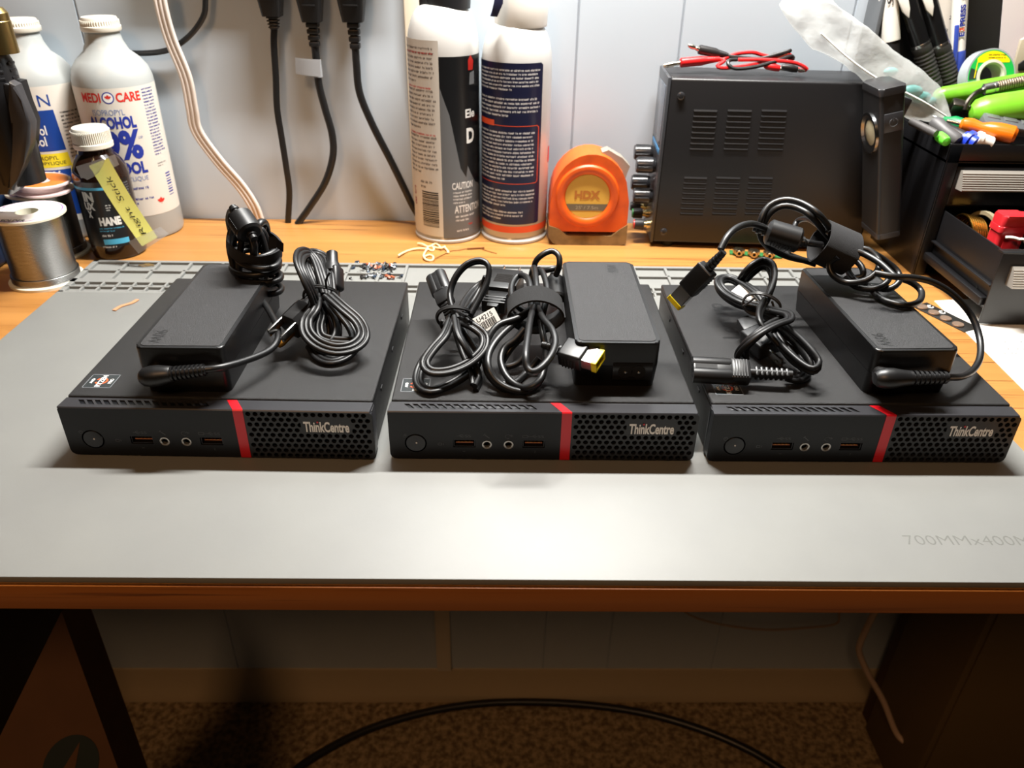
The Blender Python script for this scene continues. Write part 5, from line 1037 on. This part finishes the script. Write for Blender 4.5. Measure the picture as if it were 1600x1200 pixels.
for i, (a, c_, lab) in enumerate((((1462, 150, 396), (1400, -60, 408), 'black click pen with white clip, left of the gripped pair'), ((1491, 150, 398), (1432, -60, 410), 'black click pen with white clip, right of the gripped pair beside the cream sheet'))):
    gr = [(7.6, 0), (8.4, .08)]
    for k in range(9): gr += [(8.6, .1+k*.028), (7.9, .112+k*.028), (8.6, .124+k*.028)]
    gr += [(8.4, .39)]
    t, T, p0, d, L = pen('click_pen', lab, a, c_, [('barrel', M_pk, [(8, .4), (8.2, .7), (7, 1.1)]), ('rubber_grip', mat('grip_rubber', '2b2a28', .6), gr), ('metal_ring', M_silver, [(8.4, .385), (8.5, .405), (8.2, .41)]), ('metal_tip', M_silver, [(2, -.12), (5.5, -.05), (7.4, .02)])], 'click pens in the organiser')
    nd = Vector((-.25, -1, .15)).normalized(); nd = (nd-d*nd.dot(d)).normalized(); s_ = d.cross(nd); b = B(); sh = -1 if i == 0 else .3
    out = [(L*.62, 0), (L*.68, -3.6), (L*.8, -4.6), (L*1.05, -4), (L*1.05, 4), (L*.8, 4.4), (L*.68, 3)]
    M_ = Matrix((d, s_, nd)).transposed().to_4x4(); M_.translation = p0+s_*(4.5 if (s_.x < 0) else -4.5)*(1 if i == 0 else .3); b.M = M_; b.prism(out, 7.2, 9.6, .7); b.obj('clip', M_wp, t, T)
t, T, p0, d, L = pen('stick_pen', 'white pen with blue cap reading EXPRESS YO, behind the tape roll', (1492, 145, 404), (1503, -40, 412), [('barrel', M_wp, [(6.6, .35), (6.6, 1.1)]), ('cap', mat('cap_blue', '31459a', .35), [(5, -.2), (7, 0), (7.1, .35), (6.6, .37)])])
b = B(); b.M = frame(p0, d, (0, -1, 0)); b.box(L*.1, L*.6, 3, 7, 5.5, 7.8, 1); b.box(L*.1, L*.25, 2, 7.4, 3, 7, .8); b.obj('pocket_clip', mat('cap_blue', '31459a', .35), t, T)
fm = plane_map(p0+Vector((-.5, -7, 0)), d, Vector((-d.z, 0, d.x)).normalized(), (0, -1, 0)); b = B(); u0 = L*.5
b.use(M_blue).text('E', fm, u0, u0+3.6, -2.4, 2.4, .1, .04).text('PRESS', fm, u0+8.6, u0+27, -2.4, 2.4, .1, .04); b.use(M_or).text('X', fm, u0+4.2, u0+8, -2.4, 2.4, .1, .04); b.use(mat('pen_greyprint', '9aa2b4', .5)).text('YOU', fm, u0+31, u0+42, -2.4, 2.4, .1); b.obj('printed_name', None, t, T)

# plastic bag
M_bag = mat('bag_film', 'e6eae8', .25, alpha=.34, bump=(220, 220, 220), bstr=1); sp = [(1236, -14, 20, 20, 2), (1262, 12, 24, 26, 3), (1296, 42, 24, 30, 3), (1335, 72, 25, 22, 5), (1375, 102, 22, 26, 8), (1415, 132, 24, 34, 11), (1448, 160, 22, 26, 9), (1470, 178, 12, 12, 5), (1484, 186, 3, 3, 2)]
P = [Y(x, y, 372-i*3.2) for i, (x, y, *_r) in enumerate(sp)]; rings = []; rnd = random.Random(8)
Ps = smooth(P, k=5); n = len(Ps)
for i, p_ in enumerate(Ps):
    f = i/(n-1)*(len(sp)-1); k = min(int(f), len(sp)-2); fr = f-k; a_ = [sp[k][j]*(1-fr)+sp[k+1][j]*fr for j in (2, 3, 4)]
    d = (Ps[min(i+1, n-1)]-Ps[max(i-1, 0)]).normalized(); s_ = Vector((-d.z, 0, d.x)).normalized()*-1; s_ = s_ if s_.z > 0 else -s_
    rg = []
    for j in range(28):
        a = 2*math.pi*j/28; w_ = (a_[0] if math.cos(a) > 0 else a_[1])*.70; sx = math.copysign(abs(math.cos(a))**.9, math.cos(a))
        v = p_+s_*(w_*sx)+Vector((0, 1, 0))*(a_[2]*math.sin(a)*(1-.3*abs(math.cos(a))))
        nz = noise.noise(v*.055)*3.2+noise.noise(v*.16)*1.6; rg.append(v+s_*nz*.5+Vector((0, nz, 0)))
    rings.append(rg)
T = (P[6].x, P[6].y, TZ); t = thing('plastic_bag', 'crumpled clear plastic bag leaning over the power supply onto the toolbox', 'bag', T); b = B(); b.ring(rings, cap=False); b.obj('bag_film', M_bag, t, T)
b = B(); b.tube([Y(1283, 52, 362), Y(1325, 90, 356), Y(1370, 122, 350), Y(1410, 142, 343), Y(1445, 160, 338), Y(1478, 181, 338)], .9, 6); b.obj('zip_seam', mat('bag_seam', 'dfe6e4', .3), t, T)
for x, y, r in ((1392, 112, 6), (1425, 143, 9), (1440, 152, 8), (1452, 158, 6)):
    p_ = Y(x, y, 357); b = B(); b.ball(p_, r*.8, (1.4, .6, .8), 12); tag(b.obj('teal_part', mat('teal_plastic', '3f9c98', .4), loc=p_), {1392: 'smallest teal plastic piece near the middle of the bag', 1425: 'large teal plastic piece in the lower bag', 1440: 'teal plastic piece right of the large one in the bag', 1452: 'teal plastic piece nearest the bag tip'}[x], 'plastic part')

# ---------------------------------------------------------------- cables against the wall, power bar and plugs
def wcable(name, label, pts, m, r=None, rib=None, up=(0, 1, 0), parent=None, cat='cable'):
    b = B(); P_ = [Y(*p) for p in pts]
    if rib: b.sweep(P_, rib, up=up)
    else: b.tube(P_, r, 12)
    lo = min(P_, key=lambda p: p.z); o = b.obj(name, m, loc=lo); tag(o, label, cat); return o
M_flatw = mat('cord_white', 'cfc4bb', .4)
RW = ribbon(3, 2.15); RF = [(x*3.2, y*1.3) for x, y in [(math.cos(a), math.sin(a)) for a in [2*math.pi*i/14 for i in range(14)]]]
wcable('white_cable', 'flat white ribbed cable hanging down the wall to the desk', [(246, -30, 408), (252, 10, 408), (266, 60, 410), (290, 120, 412), (300, 170, 414), (308, 205, 416), (340, 250, 418), (375, 290, 420), (395, 320, 420), (404, 343, 421)], M_flatw, rib=RW)
wcable('black_cable', 'thin black cable looping on the wall behind the alcohol bottles', [(322, -40, 420), (321, 0, 421), (318, 25, 422), (300, 52, 424), (275, 72, 425), (250, 81, 426), (205, 83, 427), (150, 75, 427)], M_cab, r=2.6)
T = (-195, 418, 252); t = thing('power_bar', 'black power bar mounted on the wall above the hanging plugs', 'power bar', T); b = B(); b.box(-345, -124, 414, 433.5, 254, 300, 3, 3); b.obj('bar_case', M_plug, t, T)
def wplug(label, px, pyb, w, neck, pts, rib=None, r=3.4, tagp=False):
    P_ = [Y(*p) for p in pts]; pb = Y(px, pyb, 420); T = tuple(pb); t = thing('power_plug', label, 'plug', T, 0, None); b = B(); d = 10; zt_ = 254
    b.prism(rr(pb.x-w, pb.x+w, 420-d, 420+d, 4), pb.z+22, zt_, .3); b.prism(rr(pb.x-w, pb.x+w, 420-d, 420+d, 4), pb.z, pb.z+22.1, 0, k=.72); b.box(pb.x-w*.5, pb.x+w*.5, 420-d-.3, 420-d+1, pb.z+14, pb.z+15.2, .1); b.box(pb.x-w*.55, pb.x+w*.55, 420-d-.7, 420-d+1, pb.z+22, pb.z+34, .5); b.obj('plug_body', M_plug, t, T)
    b = B(); n = 4
    for k in range(n): zz = pb.z-(k+1)*neck/n; b.box(pb.x-5.6+.3*k, pb.x+5.6-.3*k, 420-5+.3*k, 420+5-.3*k, zz+1, zz+neck/n-.4, .8)
    b.box(pb.x-3.6, pb.x+3.6, 420-3, 420+3, pb.z-neck, pb.z+1, .5); b.obj('strain_relief', M_plug, t, T)
    b = B(); P_[0] = Vector((pb.x, 420, pb.z-neck+1)); b.sweep(P_, rib, up=(0, 1, 0)) if rib else b.tube(P_, r, 12); b.obj('cable', M_cab, t, T); return t, T
wplug('leftmost black plug hanging at the top, with a flat twisting cable', 426, 25, 12, 11, [(426, 40, 420), (428, 70, 420), (431, 120, 420), (433, 170, 420), (440, 215, 420), (447, 260, 420), (452, 300, 421), (450, 349, 421)], rib=RF)
t, T = wplug('middle black plug hanging at the top, grey flag tag on its cable', 488, 34, 12, 22, [(493, 58, 420), (494, 90, 420), (498, 130, 420), (508, 170, 420), (519, 210, 420), (520, 245, 420), (508, 285, 420), (485, 322, 420), (465, 350, 420)], r=3.6)
b = B(); c = [Y(461, 90, 414), Y(500, 93, 414), Y(501, 120, 414), Y(462, 115, 414)]; f2 = quadmap([c[0], c[3], c[2], c[1]]); b.patch(f2, 0, 1, 0, 1, 0, 6, 3); b.patch(f2, 0, 1, 0, 1, .3, 6, 3)
b.lathe([(4.6, 0), (4.6, Y(495, 93, 411).z-Y(496, 120, 411).z)], Y(497, 120, 420), (0, 0, 1), 16); b.obj('flag_tag', mat('tag_grey', '9a9c9f', .35, alpha=.85), t, T)
wplug('rightmost black plug hanging at the top, its cable running behind the left spray can', 552, 34, 13, 24, [(555, 62, 420), (557, 100, 420), (562, 145, 420), (582, 195, 420), (610, 250, 420), (632, 295, 420), (645, 322, 420), (662, 350, 420)], r=3.6)

# ---------------------------------------------------------------- small things on the desk
q = lambda x, y, z=-3.2: Z(620+x/10, 360+y/10, z)
b = B()
for pts in ([(20, 400), (60, 370), (180, 315), (320, 285), (440, 285), (500, 300), (560, 320), (580, 280), (540, 245), (480, 265), (500, 300)], [(330, 205), (400, 215), (470, 250), (520, 250), (600, 210), (660, 240), (690, 280), (740, 260), (780, 300), (810, 345), (780, 340)], [(480, 290), (440, 340), (420, 400), (450, 450), (520, 475), (570, 450), (560, 400), (500, 385), (430, 410)], [(560, 255), (640, 275), (720, 270), (750, 250)]):
    b.tube([q(x, y, -2.4+.8*math.sin(x*.02)) for x, y in pts], 1.0, 7)
tag(b.obj('pale_string', mat('string_cream', 'e8cf9a', .6), loc=q(500, 300, -4)), 'tangled pale string on the wood in front of the left spray can', 'string')
b = B(); b.tube([q(580, 450, -1), q(600, 440, -2.5), q(720, 380), q(850, 320), q(960, 310), q(1100, 285), q(1270, 275), q(1400, 315), q(1560, 360)], .35, 6); b.lathe([(.9, 0), (.9, 17)], q(1100, 284, -2.8), q(1270, 274, -2.8)-q(1100, 284, -2.8), 8)
tag(b.obj('thin_wire', mat('wire_copper', '8a5a30', .4, .5), loc=q(900, 320, -4)), 'thin copper wire beside the pale string', 'wire')
b = B(); A_, C_ = Z(178, 485, .6), Z(215, 468, .6); d = C_-A_; s_ = Vector((-d.y, d.x, 0)).normalized(); P_ = smooth([A_, A_+d*.35+s_*1.5, A_+d*.7-s_*1, C_]); b.sweep(P_, [(1.6, -.3), (1.6, .3), (-1.6, .3), (-1.6, -.3)], up=(0, 0, 1)); tag(b.obj('copper_braid', mat('braid_copper', 'c9946e', .5, .3), loc=A_), 'short copper braid strip on the left of the mat', 'braid')
for i, (x, y, a) in enumerate(((228, 414, .4), (238, 413, .1), (247, 410, .6), (234, 416, .2))):
    b = B(); p_ = Z(x, y, D+.6); dd = Vector((math.cos(a), math.sin(a)*.5, 0)); b.tube([p_-dd*7, p_+Vector((0, 1, .3)), p_+dd*7], .4, 6); tag(b.obj('wire_offcut', mat('offcut_brass', 'b8a878', .35, .8), loc=p_), 'bright wire offcut in the mat pocket near the left back corner', 'wire offcut', 'wire offcuts in one mat pocket')
# jack board
A_, C_ = Z(1138, 397, 0), Z(1215, 403, 0); T = tuple(Z(1180, 401, -4)); t = thing('jack_board', 'green board with three metal jacks in front of the power supply', 'circuit board', T); ax = (C_-A_).normalized()
b = B(); b.M = frame((T[0], T[1]+3, -3.2), ax); b.box(-24, 26, -4, 6, -.8, .8, .2); b.obj('board', mat('pcb_green', '2c6b3a', .4), t, T)
for px, py in ((1154.5, 395), (1178, 397), (1202, 399)):
    p_ = Z(px, py, 0); b = B(); b.M = frame((p_.x, p_.y, 0.4), ax); b.use(mat('jack_nickel', 'c2b396', .25, 1)).box(-4, 4, 0, 8, -2.5, 2.6, .6); b.lathe([(1.5, 0), (3.2, 0), (3.2, 3.2), (2.8, 3.6), (1.5, 3.6), (1.5, 0)], (0, 0, 0), (0, -1, 0), 22, cap=False); b.box(-5.6, -4, 1, 5, -1.5, 2.4, .3); b.box(4, 5.6, 1, 5, -1.5, 2.4, .3); b.use(M_dark).lathe([(1.5, .2), (1.5, 1)], (0, 0, 0), (0, -1, 0), 18); b.obj('jack', None, t, T)
# paper and button-cell card on the right
P4 = [Z(1460, 470, -3.7), Z(1490, 468, -3.7), Vector((560, 262, -3.7)), Vector((560, 40, -3.7)), Z(1640, 650, -3.7)]
b = B(); b._new([tuple(p_) for p_ in P4]+[(p_.x, p_.y, -3.95) for p_ in P4], [(0, 1, 2, 3, 4), (9, 8, 7, 6, 5)]+[(i, (i+1) % 5, 5+(i+1) % 5, 5+i) for i in range(5)], False)
t = tag(b.obj('receipt_sheet', M_paper, loc=Z(1580, 590, -3.95)), 'white printed sheet on the wood under the open drawer', 'paper')
b = B(); fm = plane_map((0, 0, -3.65), (1, 0, 0), (0, 1, 0))
for s_, x, y, w_ in (('2- 1 Wire', 1567, 534, 26), ('2- 2 Re', 1572, 545, 20), ('3 Wireless', 1567, 541, 0), ('3 Wireless', 1568, 541+0, 0)):
    if w_: p_ = Z(x, y, -3.65); b.text(s_, fm, p_.x, p_.x+w_, p_.y-1.2, p_.y+1.6, 0)
for s_, x, y, w_ in (('3 Wireless', 1566, 543, 30), ('3', 1594, 552, 2)):
    p_ = Z(x, y+9, -3.65); b.text(s_, fm, p_.x, p_.x+w_, p_.y-1.2, p_.y+1.6, 0)
o_ = b.obj('printed_lines', M_ink, parent=t, loc=Z(1580, 590, -3.95))
A_ = Z(1434, 478, -3.5); C_ = Z(1507, 514, -3.5); ax = (C_-A_).normalized(); T = tuple(Z(1470, 497, -4)); t = thing('button_cell_card', 'dark card strip holding a row of round button cells at the toolbox foot', 'battery card', T); L = (C_-A_).length
b = B(); b.M = frame(A_, ax); b.box(-2, L+4, -5, 13, -.4, .3, .2); b.obj('card', mat('card_dark', '1b1a17', .5), t, T)
for k in range(4): b = B(); b.M = frame(A_, ax); u = 4.5+k*(L-4)/3.6; b.lathe([(4.4, .3), (4.6, 1.2), (4.2, 1.9), (.5, 1.9)], (u, 0, 0), (0, 0, 1), 24); b.obj('button_cell', mat('cell_metal', 'a88f7c', .4, .7), t, T)
b = B(); b.M = frame(A_, ax)
for k in range(2): b.tube([(6+k*12+2.4*math.sin(K(30+30*i)), 8+2*math.cos(K(30+30*i)), .45) for i in range(11)], .55, 6); b.ball((6+k*12, 5.2, .4), 1, n=8)
b.obj('white_marks', M_white, t, T)
# small components left in the mat pockets
rnd = random.Random(21); protos = []
M_cp = [mat('component_black', '1d1b1b', .4), mat('component_copper', 'a5583c', .4), mat('component_silver', '8f9498', .3, .8), mat('component_navy', '2b3a4c', .4)]
for i, m in enumerate(M_cp):
    b = B(); b.lathe([(.5, 0), (1.5, .1), (1.5, .8), (.8, 1), (.8, 4.2), (.4, 4.6)], (0, 0, 0), (0, 0, 1), 10) if i % 2 == 0 else b.box(-1.3, 1.3, -.9, .9, -2, 2, .3)
    me = b.obj('small_part', m); protos.append(me)
first = [1]*4
names = ('black part in the crowded mat pockets', 'copper coloured part in the crowded mat pockets', 'silver part in the crowded mat pockets', 'dark blue part in the crowded mat pockets'); kinds = ('screw', 'component', 'screw', 'component')
for n in range(96):
    k = rnd.choice((0, 0, 0, 1, 2, 2, 3)); o = protos[k] if first[k] else protos[k].copy()
    if not first[k]: SC.collection.objects.link(o)
    first[k] = 0
    if n < 60: p_ = Z(rnd.uniform(566, 620), rnd.uniform(412, 421), D+rnd.uniform(.9, 3))
    elif n < 90: p_ = Z(rnd.uniform(563, 616), rnd.uniform(426, 435), D+rnd.uniform(.9, 2.2))
    else: p_ = Z(*[(555, 412), (552, 418), (558, 409), (626, 433), (628, 431), (547, 434)][n-90], D+1.2)
    o.name = ('tiny_screw' if k in (0, 2) else 'tiny_component'); o.location = W(p_); o.rotation_euler = (rnd.uniform(.9, 2.2), rnd.uniform(-.5, .5), rnd.uniform(0, 6.28))
    tag(o, 'tiny '+names[k], kinds[k], 'tiny '+names[k].replace(' part', ' parts'))

# ---------------------------------------------------------------- under the desk
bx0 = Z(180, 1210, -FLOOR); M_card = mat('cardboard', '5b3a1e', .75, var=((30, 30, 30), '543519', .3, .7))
p_ap = Y(96, 958, 60); T = (-470, 60, -FLOOR)
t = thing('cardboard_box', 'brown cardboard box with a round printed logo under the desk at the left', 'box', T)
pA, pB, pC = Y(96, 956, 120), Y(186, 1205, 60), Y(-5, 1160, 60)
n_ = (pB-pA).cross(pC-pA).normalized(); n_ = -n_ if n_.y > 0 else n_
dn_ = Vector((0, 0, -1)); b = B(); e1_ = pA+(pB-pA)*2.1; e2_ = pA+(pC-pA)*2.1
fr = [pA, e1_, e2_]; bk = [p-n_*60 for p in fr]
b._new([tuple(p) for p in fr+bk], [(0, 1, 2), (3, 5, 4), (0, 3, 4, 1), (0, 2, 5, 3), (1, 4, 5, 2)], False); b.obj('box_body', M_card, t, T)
U = (pB-pC).normalized(); V = n_.cross(U); V = V if V.z > 0 else -V; c_ = onp(117, 1180, pA, n_); fm = plane_map(c_+n_*.4, U, V, n_); b = B(); b.use(mat('logo_ink', '1d2624', .6)).flat(circ(0, -10, 23, 32, ry=30), [tuple(range(32))], fm); b.use(M_card).flat([(-9, -34), (0, 14), (8, -34), (3, -34), (0, -12), (-4, -34)], [(0, 1, 4, 5), (1, 2, 3, 4)], fm, .3); b.obj('printed_logo', None, t, T)
def zc(px, py, y): return Y(px, py, y)
b = B(); b.tube([Z(440, 1225, -FLOOR+6), Z(480, 1190, -FLOOR+6), Z(560, 1146, -FLOOR+6), Z(640, 1119, -FLOOR+6), Z(720, 1103, -FLOOR+6), Z(800, 1097, -FLOOR+6), Z(900, 1100, -FLOOR+6), Z(1000, 1113, -FLOOR+6), Z(1090, 1138, -FLOOR+6), Z(1170, 1172, -FLOOR+6), Z(1240, 1215, -FLOOR+6)], 6, 14); tag(b.obj('floor_cable', M_cab, loc=Z(800, 1097, -FLOOR)), 'thick black cable curving across the carpet', 'cable')
b = B(); b.tube([Y(1375, 940, 330), Y(1362, 965, 330), Y(1345, 1002, 330), Y(1343, 1020, 330), Y(1356, 1052, 325), Y(1380, 1095, 320), Y(1398, 1140, 310), Y(1412, 1158, 300), Y(1440, 1172, 290), Y(1456, 1192, 280), Y(1450, 1210, 280)], 4.2, 12); tag(b.obj('white_floor_cable', mat('cord_beige', 'b49a86', .5), loc=Y(1400, 1150, 305)), 'white cord hanging in front of the right desk leg', 'cord')
b = B(); b.tube([Y(1060, 950, 424), Y(1090, 966, 424), Y(1140, 978, 424), Y(1200, 984, 424), Y(1260, 981, 424), Y(1305, 975, 424), Y(1311, 960, 424), Y(1311, 945, 424)], 1.6, 8); tag(b.obj('wall_cable', mat('cord_beige', 'b49a86', .5), loc=Y(1200, 984, 424)), 'thin pale cord looping on the wall just under the desk', 'cord')
